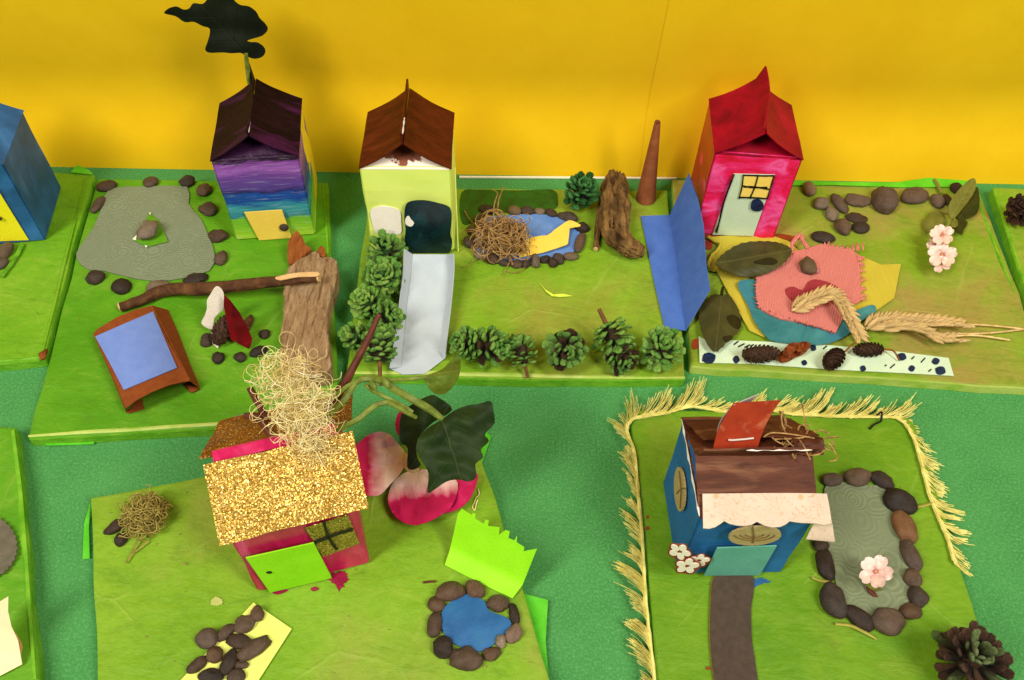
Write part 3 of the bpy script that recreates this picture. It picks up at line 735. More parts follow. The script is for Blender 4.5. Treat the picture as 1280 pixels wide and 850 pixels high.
# ---- fringed house
m_chim = paint('red_orange_crayon_card', '#8f2a10', '#a43515', '#c9825a', 90, (1, 1, 1), .55, .35, lo3=.56, hi3=.74)
m_chimi = M('grey_card_back', '#9c9290', '#aaa09c', 60)
def floral():
    t = NT('floral_print_paper'); v = t.coord('Object'); base = t.mix(t.ramp(t.noise(v, 60, 3), [(.4, 0.0), (.7, 1.0)]), '#d2b9a4', '#dac4b0')
    n = t.noise(v, 105, 1.5, .4, 1.9); ln = t.ramp(t.math('ABSOLUTE', t.math('SUBTRACT', n, .5)), [(.0, 1.0), (.012, .0)])
    n2 = t.noise(v, 60, 1, .4, 2.6); l2 = t.ramp(t.math('ABSOLUTE', t.math('SUBTRACT', n2, .47)), [(.0, 1.0), (.008, .0)])
    col = t.mix(t.math('MULTIPLY', ln, .62), base, '#a5793f'); col = t.mix(t.math('MULTIPLY', l2, .5), col, '#b98a58')
    vo = t.add('ShaderNodeTexVoronoi', Scale=95); t.link(v, vo.inputs['Vector'])
    col = t.mix(t.ramp(vo.outputs['Distance'], [(.10, .8), (.14, 0.0)]), col, '#d9a070')
    return t.done(col, .7, .25)
m_floral = floral()
m_lilac = M('lilac_paper_back', '#8f95c0', '#9aa0c8', 60)
hf = Carton('blue carton house with brown roof, floral awning and red chimney', (846, 717), (977, 716), .0605, .053, .0800, None, m_blue, m_brownr, m_brownr, ridge='x')
HW, HD = hf.W/2, .0265
def fquad(nm, c, mat, n=10, wob=.0006, th=.0006, parent=None):
    rows = [[Vector(lerp(lerp(c[0], c[1], j/n), lerp(c[3], c[2], j/n), i/n))+Vector((0, 0, wob*mn.noise((i*.5, j*.3, 7)))) for j in range(n+1)] for i in range(n+1)]
    return gsheet(nm, rows, mat, parent or hf.t, th, world=False)
# torn fold along the top of the roof
fquad('ridge_fin', [(-HW+.001, -.0010, .0708), (HW, -.0010, .0712), (HW+.001, -.0030, .0800), (-HW+.002, -.0030, .0785)], m_brownr, wob=.0012, th=.0011)
fquad('back_flap', [(-HW-.001, .0265, .0615), (HW-.004, .0275, .0615), (HW+.004, .006, .0765), (-HW+.004, .006, .0735)], m_brownr, wob=.002, th=.0008)
rows = []
for i in range(7):
    u = i/6; rows.append([Vector((HW-.009+.014*j/8, -.002+.010*u, .0735+.0035*math.sin(u*3.1)+.002*mn.noise((j*.6, u*2, 3)))) for j in range(9)])
gsheet('torn_curl', rows, m_brownr, hf.t, .0006, world=False)
m_tornw = M('torn_card_white', '#e8ddd0', '#f2eadf', 200)
bm = bmesh.new(); tube_bm(bm, [Vector((-HW-.0006, -HD+.053*i/14, .0612+.0004*math.sin(i*2.1))) for i in range(15)], [.0002+.0005*max(0, math.sin(i*1.7)) for i in range(15)], 5); link_bm('torn_edge', bm, m_tornw, hf.t, world=False)
bm = bmesh.new(); tube_bm(bm, [Vector((-.006+.030*i/12, -.0036, .0797+.0003*math.sin(i*2.3))) for i in range(13)], [.0001+.0004*max(0, math.sin(i*1.3)) for i in range(13)], 5); link_bm('torn_edge', bm, m_tornw, hf.t, world=False)
# chimney: a bent card strip stapled on the front slope
QF = lambda p: Q(3.54, 820, 490, p)
def L2(px, py, z): return hf.I @ P(px, py, z)
bl_, br_ = L2(*QF([(250, 281)])[0], .0790), L2(*QF([(446, 262)])[0], .0790)
rows = []
for i in range(9):
    u = i/8; zz = .0785+.024*u
    c0 = QF([(250+95*u-20*math.sin(u*3.14), 281-231*u)])[0]; c1 = QF([(446+104*u-14*math.sin(u*3.14), 262-224*u)])[0]
    a, b = L2(*c0, zz), L2(*c1, zz); rows.append([a.lerp(b, j/6) for j in range(7)])
ch = gsheet('chimney', rows, m_chim, hf.t, .0005, world=False)
rows2 = []
for i in range(7):
    u = i/6; c0 = QF([(345-12*u, 52+10*u)])[0]; top = L2(*QF([(345, 50)])[0], .1025)
    pA = L2(*QF([(345+(-78)*u-20*math.sin(u*3.14), 52+140*u)])[0], .1022-.022*u); pB = L2(*QF([(345+(-62)*u+12*math.sin(u*3.14), 52+150*u)])[0], .1022-.020*u)
    pB = pA+Vector((.012, .006, -.001))
    rows2.append([pA.lerp(pB, j/3) for j in range(4)])
gsheet('chimney_back', rows2, m_chimi, hf.t, .0005, world=False)
bm = bmesh.new(); tube_bm(bm, [L2(*QF([q])[0], .0858) for q in ((320, 212), (340, 213), (390, 209), (432, 204))], .00045, 6); link_bm('staple', bm, m_steel, ch, world=False)
# awning: glued on the lower third of the roof, scalloped along its hem, with a flap hanging at the right side
def awz(x, y):
    # meets the plane of the front roof panel, a millimetre above it
    a = Vector((0, -HD-.0005, .0605)); b = Vector((0, 0, .080-(Z+.0002))); n = Vector((0, -(b.z-a.z), b.y-a.y)).normalized()
    o = hf.I @ EYE; d = hf.I.to_3x3() @ ray(x, y); tt = (a+n*.0016-o).dot(n)/d.dot(n)
    return (hf.M @ (o+d*tt)).z+.0004*mn.noise((x*.05, y*.05, 3))
hem = [(206, 450), (300, 449), (400, 448), (500, 447), (600, 447), (690, 448), (756, 450), (768, 510), (778, 580), (745, 588), (700, 580), (640, 578), (592, 571), (575, 585), (550, 596), (515, 598), (480, 590), (447, 573), (425, 586), (395, 592), (360, 590), (325, 582), (303, 570), (285, 583), (262, 597), (236, 604), (209, 602)]
aw = pxsheet('awning', QF(hem), awz, m_floral, hf.t, 5, .0005)
pxsheet('awning_flap', QF([(700, 578), (780, 578), (792, 662), (664, 650)]), lambda x, y: .0645-.010*(y-653)/24, m_floral, hf.t, 5, .0005)
pxsheet('awning_tab', QF([(672, 628), (690, 596), (722, 572), (720, 614)]), lambda x, y: .0560, m_lilac, hf.t, 0, .0004)
# windows, door, flowers
def disc(nm, pxc, rx, ry, plane, mat, off, ang=0, parent=None, n=22, thick=.0010):
    pts = []
    for i in range(n):
        a = 2*math.pi*i/n; x, y = rx*math.cos(a), ry*math.sin(a); c, s = math.cos(ang), math.sin(ang)
        pts.append((pxc[0]+x*c-y*s, pxc[1]+x*s+y*c))
    return hf.paper(nm, pts, mat, plane, off, thick, parent)
w1 = disc('round_window', QF([(436, 630)])[0], 33, 11.5, 'front', m_wood, .0030, -.06)
for p in ([(425, 592), (432, 630), (428, 668)], ): hf.line('window_line', cr(QF(p), 4, False), 1.4, m_woodln, .0034, parent=w1)
for k in range(3):
    rx = 26-7*k; ry = 8.5-2.3*k
    hf.line('window_line', [(QF([(436, 630)])[0][0]+rx*math.cos(a*.3+.2), QF([(436, 630)])[0][1]-1+ry*math.sin(a*.3+.2)) for a in range(10)], .7, m_woodln, .0034, parent=w1)
w2 = disc('round_window', QF([(111, 430)])[0], 6.6, 28, 'left', m_wood, .0016, -.04)
hf.line('window_line', cr(QF([(104, 350), (112, 430), (108, 515)]), 4, False), 1.1, m_woodln, .0020, 'left', w2)
hf.line('window_line', cr(QF([(92, 450), (110, 430), (132, 425)]), 4, False), 1.1, m_woodln, .0020, 'left', w2)
hf.paper('door', QF([(270, 686), (533, 677), (458, 806), (212, 808)]), m_tealp, off=.0022, thick=.0006)
m_fl = M('flower_print', '#efe3cc', '#f5ecd9', 150); m_flb = M('rust_flower_edge', '#7a3014', '#8f4420', 200)
def paper_flower(cx, cy, rx, ry, ang, off, nf=5):
    pts = []
    for i in range(40):
        a = 2*math.pi*i/40; r = 1+.10*math.cos(nf*a); x, y = rx*r*math.cos(a), ry*r*math.sin(a); pts.append((cx+x*math.cos(ang)-y*math.sin(ang), cy+x*math.sin(ang)+y*math.cos(ang)))
    b = hf.paper('paper_flower', pts, m_flb, 'front', off, .0006)
    for k in range(nf):
        a0 = 2*math.pi*k/nf; q = []
        for i in range(12):
            a = 2*math.pi*i/12; x = .56+.39*math.cos(a); y = .31*math.sin(a)
            X, Y = rx*(x*math.cos(a0)-y*math.sin(a0)), ry*(x*math.sin(a0)+y*math.cos(a0)); q.append((cx+X*math.cos(ang)-Y*math.sin(ang), cy+X*math.sin(ang)+Y*math.cos(ang)))
        hf.paper('petal', q, m_fl, 'front', off+.0004, .0004, b)
    hf.paper('flower_centre', [(cx+1.8*math.cos(a*math.pi/4), cy+1.2*math.sin(a*math.pi/4)) for a in range(8)], m_flb, 'front', off+.0007, .0003, b)
paper_flower(849.5, 689, 15, 10, .25, .0050)
paper_flower(874, 700, 14, 7.5, -.1, .0040)
paper_flower(859, 707, 16, 9.5, -.1, .0060)
# ================================================================== board with rainbow house
m_edgew = m_white
Q2 = lambda p: Q(2.93, 0, 200, p)
t = thing('paper_pond', 'large grey embossed paper pond with a diamond gap in the middle', 'paper pond', tuple(P(190, 290, Z)))
pxsheet('pond_sheet', cr(Q2([(400, 105), (540, 97), (685, 98), (690, 160), (735, 215), (760, 270), (785, 340), (765, 405), (620, 440), (500, 435), (380, 405), (320, 400), (280, 360), (290, 320), (340, 250), (370, 180)]), 2), Z+.0011, m_gpond, t, 12, .0005, wob=.0004)
pxsheet('gap_lining', Q2([(548, 195), (580, 220), (615, 298), (535, 318), (485, 290), (520, 240)]), Z+.0022, m_t1, t, 0, .0004)
for q in ([(485, 290), (492, 282), (502, 272), (498, 292)], [(545, 192), (552, 192), (550, 200)], [(528, 312), (540, 313), (536, 320)]): pxsheet('torn_edge', Q2(q), Z+.0027, m_white, t, 0, .0003)
RING1 = [(133, 232, 24, 13, -8), (122, 256, 13, 19, 15), (188, 227, 19, 13, 5), (234, 226, 19, 14, -5), (255, 237, 19, 15, 0), (260, 261, 24, 15, 8), (273, 294, 25, 16, -3), (276, 322, 16, 17, 0), (119, 346, 23, 17, 0), (151, 357, 25, 18, 5), (245, 348, 27, 15, -12)]
RING1_L = ['flat brown pebble at the grey pond corner toward the blue carton house', 'narrow brown pebble on the grey pond side beside the blue house board', 'brown pebble on the wall side of the grey pond, between corner pebble and dark pebble', 'dark pebble at the wall side corner of the grey pond nearest the rainbow house', 'roundish brown pebble beside the rainbow house wall, behind the oval one', 'oval brown pebble between the grey pond and the rainbow house front corner', 'wide brown pebble beside the grey pond, in line with the yellow door', 'small round brown pebble at the grey pond side nearest the orange wood chip', 'dark pebble at the grey pond corner above the brown card bench', 'broad dark pebble between the grey pond and the cut branch end', 'dark flat pebble squeezed between the grey pond and the branch']
for i, a in enumerate(RING1): stone(*a, mat=m_pebd if i in (8, 9, 10, 3) else m_peb, label=RING1_L[i], group='pebbles round the large grey pond')
stone(199, 358, 32, 16, -5, m_pebl, 'pale grey pebble half behind the brown branch')
stone(185, 288, 21, 25, 0, m_pebl, 'mottled stone standing in the diamond gap of the grey pond', z=Z+.0022, lump=.25, flat=.55)
# driftwood, branch, chips
def wood(name, a, b, c, scale, stretch, bump=.0016, rough=.85, rot=(0, 0, 0)):
    t = NT(name); v = t.coord('Object', stretch, rot); n = t.noise(v, scale, 8, .68, .5); n2 = t.noise(v, scale*3.2, 5, .7)
    col = t.ramp(n, [(.28, c), (.45, a), (.68, b)]); col = t.mix(t.ramp(n2, [(.30, .7), (.45, 0.0)]), col, c)
    nb = t.bump(n, bump, 1.0); t.bump(n2, bump*.6, 1.0, nb); return t.done(col, rough, .2)
m_drift = wood('driftwood', '#a98660', '#c6a67e', '#5c3c22', 85, (4, .5, 1), .0030, rot=(0, 0, -.08))
m_bark = wood('dark_bark', '#4c2f1b', '#6c4828', '#2c190d', 90, (1, 1, 1), .0006)
m_chip = wood('orange_chip', '#8a4a1c', '#a5622c', '#5c2c0e', 90, (5, 1, 1), .001)
m_log = wood('grey_bark', '#5a4122', '#93713f', '#22140a', 55, (2.6, .8, 1), .0010)
m_pale = M('cut_wood', '#c9a06a', '#dcb884', 200)
Q7 = lambda p: Q(3.7, 330, 270, p)
rq = random.Random(3)
def rough_poly(pts, amp, n, seed):
    q = cr(pts, n); rr = random.Random(seed); return [(x+rr.uniform(-amp, amp), y+rr.uniform(-amp, amp)) for x, y in q]
DW = [(92, 330), (110, 245), (160, 205), (240, 165), (262, 190), (318, 192), (338, 232), (322, 330), (298, 420), (292, 520), (303, 600), (310, 690), (290, 720), (200, 740), (130, 742), (85, 700), (78, 560), (92, 430)]
def dwz(x, y): return .0205+.0022*mn.noise((x*.16, y*.035, 4))+.0016*mn.noise((x*.5, y*.06, 1))
o = pxsheet('driftwood', rough_poly(Q7(DW), .9, 5, 2), dwz, m_drift, None, 3.0, base=Z); tag(o, 'weathered pale driftwood plank lying under the end of the brown branch', 'driftwood')
o = pxsheet('wood_chip', rough_poly(Q7([(108, 190), (112, 120), (145, 70), (170, 85), (190, 130), (215, 150), (180, 185), (125, 225)]), .5, 3, 5), lambda x, y: .013+.010*max(0, (330-y)/42)+.0012*mn.noise((x*.4, y*.1, 0)), m_chip, None, 4, base=Z); tag(o, 'orange brown wood chip standing behind the driftwood plank', 'wood chip')
o = pxsheet('bark_chip', rough_poly(Q7([(245, 160), (262, 138), (280, 150), (285, 185), (262, 188)]), .5, 3, 5), .0185, m_chip, None, 0, base=Z); tag(o, 'small russet bark chip by the top corner of the driftwood plank', 'wood chip')
t = thing('branch', 'brown bark branch resting one end on the driftwood plank', 'branch', tuple(P(160, 385, Z)))
bp = [(150, 384, 6, .0115), (175, 376, 7.0, .0120), (205, 363, 8.5, .0130), (245, 361, 9, .016), (290, 358, 8.5, .0195), (340, 352, 7.5, .0235), (378, 348, 7.0, .0262), (398, 346, 6.5, .0278)]
tube('bark', [P(x, y, z) for x, y, r, z in bp], [r*mpp(x, y, z)*.92 for x, y, r, z in bp], m_bark, t, 14, .30, 3, n=6)
def endcap(parent, c, d, r, mat, nm='cut_end'):
    bm = bmesh.new(); tube_bm(bm, [c-d*.0003, c+d*.0006], [r, r*.9], 12); return link_bm(nm, bm, mat, parent, smooth=False)
a, b = P(150, 384, .0115), P(175, 376, .0120); endcap(t, a, (a-b).normalized(), .0030, m_pale)
a, b = P(398, 346, .0278), P(378, 348, .0262); endcap(t, a, (a-b).normalized(), .0034, m_pale)
pxsheet('bare_wood', cr([(345, 346), (370, 341), (396, 340), (397, 345), (372, 346), (350, 350)], 3), lambda x, y: .0285+.003*(x-345)/52, m_pale, t, 5, .0005)
# brown card bench with a blue paper cover
m_kraft = M('brown_card', '#7c3c18', '#86451d', 300, rough=.85, spec=.15, bump=.0002, bscale=1500)
m_perw = M('periwinkle_paper', '#6a83c8', '#728bce', 120, rough=.8, spec=.15, bump=.0002, bscale=1500)
Q6 = lambda p: Q(4.25, 100, 330, p)
t = thing('card_bench', 'brown card bench covered with a periwinkle blue paper square', 'card bench', tuple(P(180, 455, Z)))
ax = Vector((156.5-116.5, 511-417)); axn = ax.normalized(); acr = Vector((-axn.y, axn.x))*-1
def bz(x, y):
    s = (Vector((x, y))-Vector((116.5, 417))).dot(acr)/82.0
    return .0185+.0048*(1-(2*min(max(s, 0), 1)-1)**2)
pxsheet('bench_top', Q6([(70, 372), (92, 345), (200, 280), (300, 240), (378, 222), (470, 410), (582, 620), (480, 640), (380, 680), (300, 722), (244, 765), (160, 570)]), bz, m_kraft, t, 5, .0005)
pxsheet('paper_cover', Q6([(80, 385), (232, 318), (388, 252), (455, 410), (515, 550), (380, 606), (232, 668), (155, 520)]), lambda x, y: bz(x, y)+.0008, m_perw, t, 6, .0004)
eb = [(378, 222), (430, 320), (505, 470), (582, 620)]; ef = [(465, 246), (520, 370), (580, 530), (636, 662)]
gsheet('side_flap', [[P(*Q6([lerp(a, b, k/4)])[0], bz(*Q6([a])[0])*(1-(k/4))+(Z+.0006)*(k/4)) for k in range(5)] for a, b in zip(eb, ef)], m_kraft, t, .0005)
gsheet('side_flap', [[P(*Q6([a])[0], bz(*Q6([a])[0])-.0004).lerp(P(*Q6([b])[0], Z+.0006), k/3) for k in range(4)] for a, b in (((72, 372), (74, 382)), ((160, 572), (164, 590)), ((242, 767), (244, 786)))], m_kraft, t, .0005)
pxsheet('foot_tab', Q6([(244, 788), (262, 792), (340, 768), (330, 715), (300, 728)]), Z+.0009, m_kraft, t, 0, .0005)
pxsheet('foot_tab', Q6([(590, 684), (634, 665), (575, 628), (548, 640)]), Z+.0012, m_kraft, t, 0, .0005)
# little foil tent
m_foil = M('red_foil', '#4a0408', '#980c14', 60, rough=.3, spec=.6, bump=.0002, bscale=90, dist=.4)
m_foil.node_tree.nodes['Principled BSDF'].inputs['Metallic'].default_value = .55
m_wcard = M('white_card', '#d8cdbd', '#e2d8c9', 90)
t = thing('foil_tent', 'small red foil card tent lined in white beside the branch', 'tent', tuple(P(285, 425, Z)))
fc = [(268, 432, .0085), (256, 412, .014), (255, 404, .0185), (259, 390, .026), (259, 375, .034), (264, 362, .0395), (271, 359, .041), (279, 366, .039)]
# left wall (white inside) curling to the crest
rows = []
for i in range(6):
    u = i/5; rows.append([P(x, y, z)+Vector((.0035*u, .0045*u, -.0015*u)) for j, (x, y, z) in enumerate(cr(fc, 2, False))])
pxsheet('lining', cr(Q6([(690, 165), (720, 120), (748, 128), (765, 165), (762, 235), (735, 262), (712, 290), (706, 345), (690, 345), (645, 316), (662, 275), (674, 235), (674, 195)]), 3), lambda x, y: .0115+.029*min(1, max(0, (412-y)/54)), m_wcard, t, 3, .0005)
pxsheet('lining_foot', cr(Q6([(700, 345), (712, 350), (735, 440), (722, 440), (698, 415), (694, 380)]), 2), lambda x, y: .0098, m_wcard, t, 3, .0005)
crest = [P(279.5, 367, .0395), P(291, 384, .034), P(303, 402, .027), P(315, 424, .0185)]
foot = [P(288, 419, .0105), P(295, 427, .0095), P(303, 433, .0090), P(311, 436, .0088)]
pxsheet('foil_side', Q6([(765, 160), (800, 195), (850, 260), (885, 325), (915, 395), (908, 425), (895, 448), (850, 425), (800, 398), (788, 350), (775, 290), (763, 220)]), lambda x, y: .0395-.0300*max(0, (y-367)/68)+.0005*mn.noise((x*.06, y*.06, 5)), m_foil, t, 3, .0006)
o = tag(stone(309, 405, 12, 24, 10, m_bark, ''), 'dark bark scrap leaning behind the red foil tent', 'bark scrap'); o.name = 'bark_scrap'
TP = [(258, 425, 15, 17, -35), (273, 447, 15, 14, 0), (300, 446, 16, 12, 15), (323, 439, 21, 13, -20), (331, 417, 13, 12, 0)]
TP_L = ['dark pebble touching the white lining of the foil tent', 'round dark pebble in front of the white tent lining', 'oval dark pebble in front of the red foil side', 'longest dark pebble between the foil tent and the sisal tuft', 'small dark pebble beside the driftwood plank near the foil tent']
for i, a in enumerate(TP): stone(*a, mat=m_pebd, label=TP_L[i], group='pebbles round the foil tent')
o = pxsheet('felt_scrap', [(279, 530), (290, 521), (305, 517), (322, 519), (330, 529), (330, 532)], Z+.0016, m_gpond, None, 8, .0005); tag(o, 'grey embossed paper corner poking out behind the gold roof', 'paper scrap')

# ================================================================== lime house board
m_grn = NT('painted_cone_scale')
def cone_mat(name, tip, tip2, base, lo=.30, hi=.55):
    t = NT(name); tc = t.add('ShaderNodeTexCoord'); sp = t.add('ShaderNodeSeparateXYZ'); t.link(tc.outputs['Object'], sp.inputs[0])
    oi = t.add('ShaderNodeObjectInfo'); v = t.coord('Object', (4, 4, 4)); n = t.noise(v, 1.6, 4, .6)
    col = t.ramp(t.math('ADD', t.math('MULTIPLY', n, .6), t.math('MULTIPLY', oi.outputs['Random'], .4)), [(.3, tip), (.7, tip2)])
    f = t.math('ADD', sp.outputs['Y'], t.math('MULTIPLY', t.math('SUBTRACT', oi.outputs['Random'], .5), .45))
    pt = t.noise(t.coord('Object', (5, 5, 5)), 1.3, 5, .7); col = t.mix(t.ramp(pt, [(.60, 0.0), (.70, .7)]), col, base)
    col = t.mix(t.ramp(f, [(lo, 1.0), (hi, 0.0)]), col, base); t.bump(pt, .10, .7)
    return t.done(col, .5, .4)
m_cgreen = cone_mat('green_cone', '#62a83a', '#a4d862', '#33241a', .45, .72)
m_cgreen2 = cone_mat('worn_green_cone', '#609c38', '#98ca5c', '#46301f', .5, .82)
m_cbright = cone_mat('lime_cone', '#78bc40', '#b4e268', '#3a4a18', .4, .65)
m_cdark = cone_mat('dark_green_cone', '#1c6424', '#5aa858', '#0c2a0c', .4, .7)
m_cbrown = cone_mat('brown_cone', '#3a2116', '#5c3a28', '#1c0f09')
m_cbig = cone_mat('green_flecked_brown_cone', '#4a2a1c', '#70503a', '#1e110a', .45, .8)
S = {k: scale_mesh('scale_'+k, m) for k, m in (('green', m_cgreen), ('worn', m_cgreen2), ('lime', m_cbright), ('dark', m_cdark), ('brown', m_cbrown), ('big', m_cbig), ('biggreen', cone_mat('green_tipped_cone', '#56682f', '#8fa268', '#24140c', .35, .8)))}
m_core = M('cone_core', '#2a1c0e', '#3a2814', 200)
m_coreg = M('cone_core_green', '#23401a', '#2f5420', 200)
def mixc(a, b, f, sd):
    rr = random.Random(sd); pick = {}
    return lambda u, i: S[b] if pick.setdefault(i, rr.random()) < f+.25*math.sin(i*2.39996+sd) else S[a]
CG = 'green painted cones on the lime house board'
pinecone(586, 431, 22, 'dense green cone tucked against the bottom of the grey paper slide', S['green'], m_core, CG, (-.55, -.25, .55), 70, 1.7, openf=.9, seed=2)
pinecone(611, 431, 28, 'open green cone with brown bare scales near the slide end', mixc('green', 'brown', .12, 3), m_core, CG, (.65, -.5, .35), 60, 1.6, seed=3)
pinecone(652, 439, 22, 'smallest green cone between two open cones on the front edge', mixc('green', 'worn', .3, 4), m_core, CG, (-.2, .55, .5), 60, 1.7, openf=.85, seed=4, stem=.8)
pinecone(707, 436, 27, 'loose flaky green cone opening toward the front edge', mixc('worn', 'brown', .22, 5), m_core, CG, (.05, -.75, .55), 74, 1.3, seed=5, slen=.7)
pinecone(766, 422, 28, 'green cone with a cut stem stub on top', mixc('green', 'lime', .3, 6), m_core, CG, (.35, -.6, -.35), 70, 1.5, seed=6, stem=.75)
pinecone(775, 445, 23, 'flaky brown and green cone in front of the stubbed cone', mixc('worn', 'brown', .42, 7), m_core, CG, (.6, -.75, .1), 64, 1.3, seed=16)
pinecone(825, 437, 29, 'knobbly green cone beside the blue folded card', mixc('green', 'lime', .35, 8), m_core, CG, (.1, -.25, .85), 62, 1.4, seed=7)
pinecone(727, 240, 23, 'dark green upright cone between the nest pond and the log', S['dark'], m_coreg, CG, (.2, -.25, .95), 72, 1.6, seed=8)
pinecone(481, 317, 25, 'green rosette cone at the foot of the lime house', S['dark' if False else 'green'], m_coreg, CG, (.15, -.1, 1), 40, 1.1, seed=9, slen=.75)
pinecone(478, 348, 27, 'domed green cone beside the upper part of the slide', mixc('green', 'lime', .3, 10), m_coreg, CG, (.1, -.35, .9), 84, 1.5, seed=10, openf=.8)
pinecone(461, 381, 25, 'yellow tinged lime green cone by the driftwood side', S['lime'], m_coreg, CG, (-.3, -.2, .9), 70, 1.3, seed=11)
pinecone(484, 397, 22, 'green cone against the left side flap of the slide', S['green'], m_coreg, CG, (.6, -.2, .6), 60, 1.4, seed=12)
pinecone(448, 421, 23, 'plump lime green cone at the board corner by the red twig', mixc('lime', 'green', .3, 9), m_coreg, CG, (-.7, -.2, .5), 56, 1.4, seed=13)
pinecone(473, 430, 26, 'tight green cone with a brown stalk beside the slide bottom', S['green'], m_core, CG, (-.1, .75, .45), 90, 1.9, seed=14, openf=.7, stem=1.15)
# slide
m_slide = M('grey_white_paper', '#aeb8c2', '#b8c2ca', 60, rough=.8, spec=.15, bump=.00015, bscale=900)
t = thing('paper_slide', 'pale grey folded paper slide running down from the lime house door', 'slide', tuple(P(525, 400, Z)))
LI = [(516, 318), (513, 350), (508, 389), (505, 425), (501.6, 459)]; RI = [(559, 318), (564, 337), (558, 375), (553, 410), (549, 439)]
LO = [(505.5, 311), (503.5, 345), (498, 389), (493, 425), (487, 460)]; RO = [(567.5, 317), (568, 338), (565, 375), (561, 410), (557, 447)]
zf = [.0235, .0165, .0118, .0098, .0092]; zo = [.0070, .0072, .0068, .0060, .0040]
def sm(a): return cr(a, 4, False)
li, ri, lo_, ro = sm(LI), sm(RI), sm(LO), sm(RO); zz = [v[0] for v in sm([(z, 0) for z in zf])]; zq = [v[0] for v in sm([(z, 0) for z in zo])]
gsheet('floor', [[P(*lerp(a, b, k/6), z-.0006*math.sin(k/6*math.pi)) for k in range(7)] for a, b, z in zip(li, ri, zz)], m_slide, t, .0004)
gsheet('side_flap', [[P(*lerp(a, b, k/3), z+q*k/3) for k in range(4)] for a, b, z, q in zip(li, lo_, zz, zq)], m_slide, t, .0004)
gsheet('side_flap', [[P(*lerp(a, b, k/3), z+q*k/3) for k in range(4)] for a, b, z, q in zip(ri, ro, zz, zq)], m_slide, t, .0004)
pxsheet('end_lip', [(487, 460.5), (501.6, 458), (549, 438), (557, 447), (531, 467), (503, 468)], .0094, m_slide, t, 6, .0004)
# nest pond
Q8 = lambda p: Q(7.08, 580, 225, p)
m_pondb = M('blue_wash_paper', '#5179be', '#6a90d0', 70, rough=.6, c3='#33589c', s3=80, lo3=.58, hi3=.75)
o = pxsheet('paper_pond', cr(Q8([(120, 420), (200, 330), (400, 310), (640, 300), (830, 330), (960, 400), (1025, 470), (1010, 570), (950, 650), (800, 680), (600, 700), (400, 720), (200, 670), (90, 600)]), 3), Z+.0011, m_pondb, None, 10, .0005, wob=.0003); tag(o, 'blue paper pond ringed by pebbles with a yellow paper bird on it', 'paper pond')
o = pxsheet('paper_bird', Q8([(470, 615), (488, 585), (510, 560), (560, 525), (610, 505), (680, 493), (735, 490), (770, 468), (800, 440), (850, 405), (900, 370), (925, 358), (950, 357), (990, 372), (1030, 395), (1032, 404), (1020, 410), (975, 416), (935, 425), (930, 480), (920, 560), (905, 572), (820, 602), (700, 640), (600, 660), (490, 685), (480, 660)]), lambda x, y: Z+.0022+.0035*max(0, (x-650)/75), m_yel, None, 8, .0005); tag(o, 'yellow paper cut out of a long necked bird on the blue pond', 'paper bird')
RING2 = [(608, 262, 18, 12, 0), (599, 274, 14, 12, 0), (590, 287, 14, 12, 0), (588, 303, 17, 15, 30), (643, 263, 17, 12, 10), (660, 263, 18, 11, 0), (675, 264, 13, 9, 8), (689, 266, 15, 10, 20), (710, 271, 24, 12, 10), (727, 284, 18, 13, 5), (725, 303, 13, 27, 25), (714, 320, 20, 11, -5), (698, 323, 16, 12, 35), (691.6, 328, 13, 12, 0), (682, 324, 15, 10, -5), (669, 325, 12, 19, -10), (658, 329, 11, 13, 30), (646, 329.5, 16, 11, -8), (630, 328, 14, 9, 0), (615, 323, 17, 14, 10), (600, 319, 17, 10, 10)]
for i, a in enumerate(RING2): stone(*a, mat=(m_pebd, m_peb, m_pebl)[(i*7+i//3) % 3 if i not in (13, 14, 9, 16) else 0], label=('blackish pebble in the ring around the blue nest pond', 'brown pebble in the ring around the blue nest pond', 'grey brown pebble in the ring around the blue nest pond')[(i*7+i//3) % 3 if i not in (13, 14, 9, 16) else 0], group='pebbles round the nest pond', flat=.7)
m_straw = M('dry_root_fibre', '#7c5a30', '#b08a55', 300, rough=.8, rnd=.2)
c = P(626, 294, Z+.010)
t = thing('twig_nest', 'tangled brown root nest sitting on the blue paper pond', 'nest', (c.x, c.y, Z))
strands('fibres', tangle((c.x, c.y, Z+.008), .0165, .0160, .0085, 95, .0034, 13, .32, 5, Z+.0018, .25, kick=.8), .00058, m_straw, t, kind='stuff', sides=5, taper=True)
strands('fine_fibres', tangle((c.x, c.y, Z+.008), .0168, .0162, .0085, 70, .0030, 10, .3, 15, Z+.0018, .3, kick=.9), .00032, M('pale_root', '#a3804a', '#c9a873', 300), t, kind='stuff', sides=4, taper=True)
strands('loose_fibre', [[P(x, y, z) for x, y, z in cr(q, 5, False)] for q in ([(622, 268, .014), (623, 252, .020), (627, 240, .024), (630, 234, .026)], [(600, 285, .012), (588, 276, .0095), (581, 264, .0095)], [(640, 290, .012), (652, 286, .011), (658, 284, .0105)], [(632, 312, .011), (638, 323, .013), (641, 331, .012)], [(598, 300, .012), (585, 300, .0115), (581, 302, .010)])], .0006, m_straw, t, sides=5)
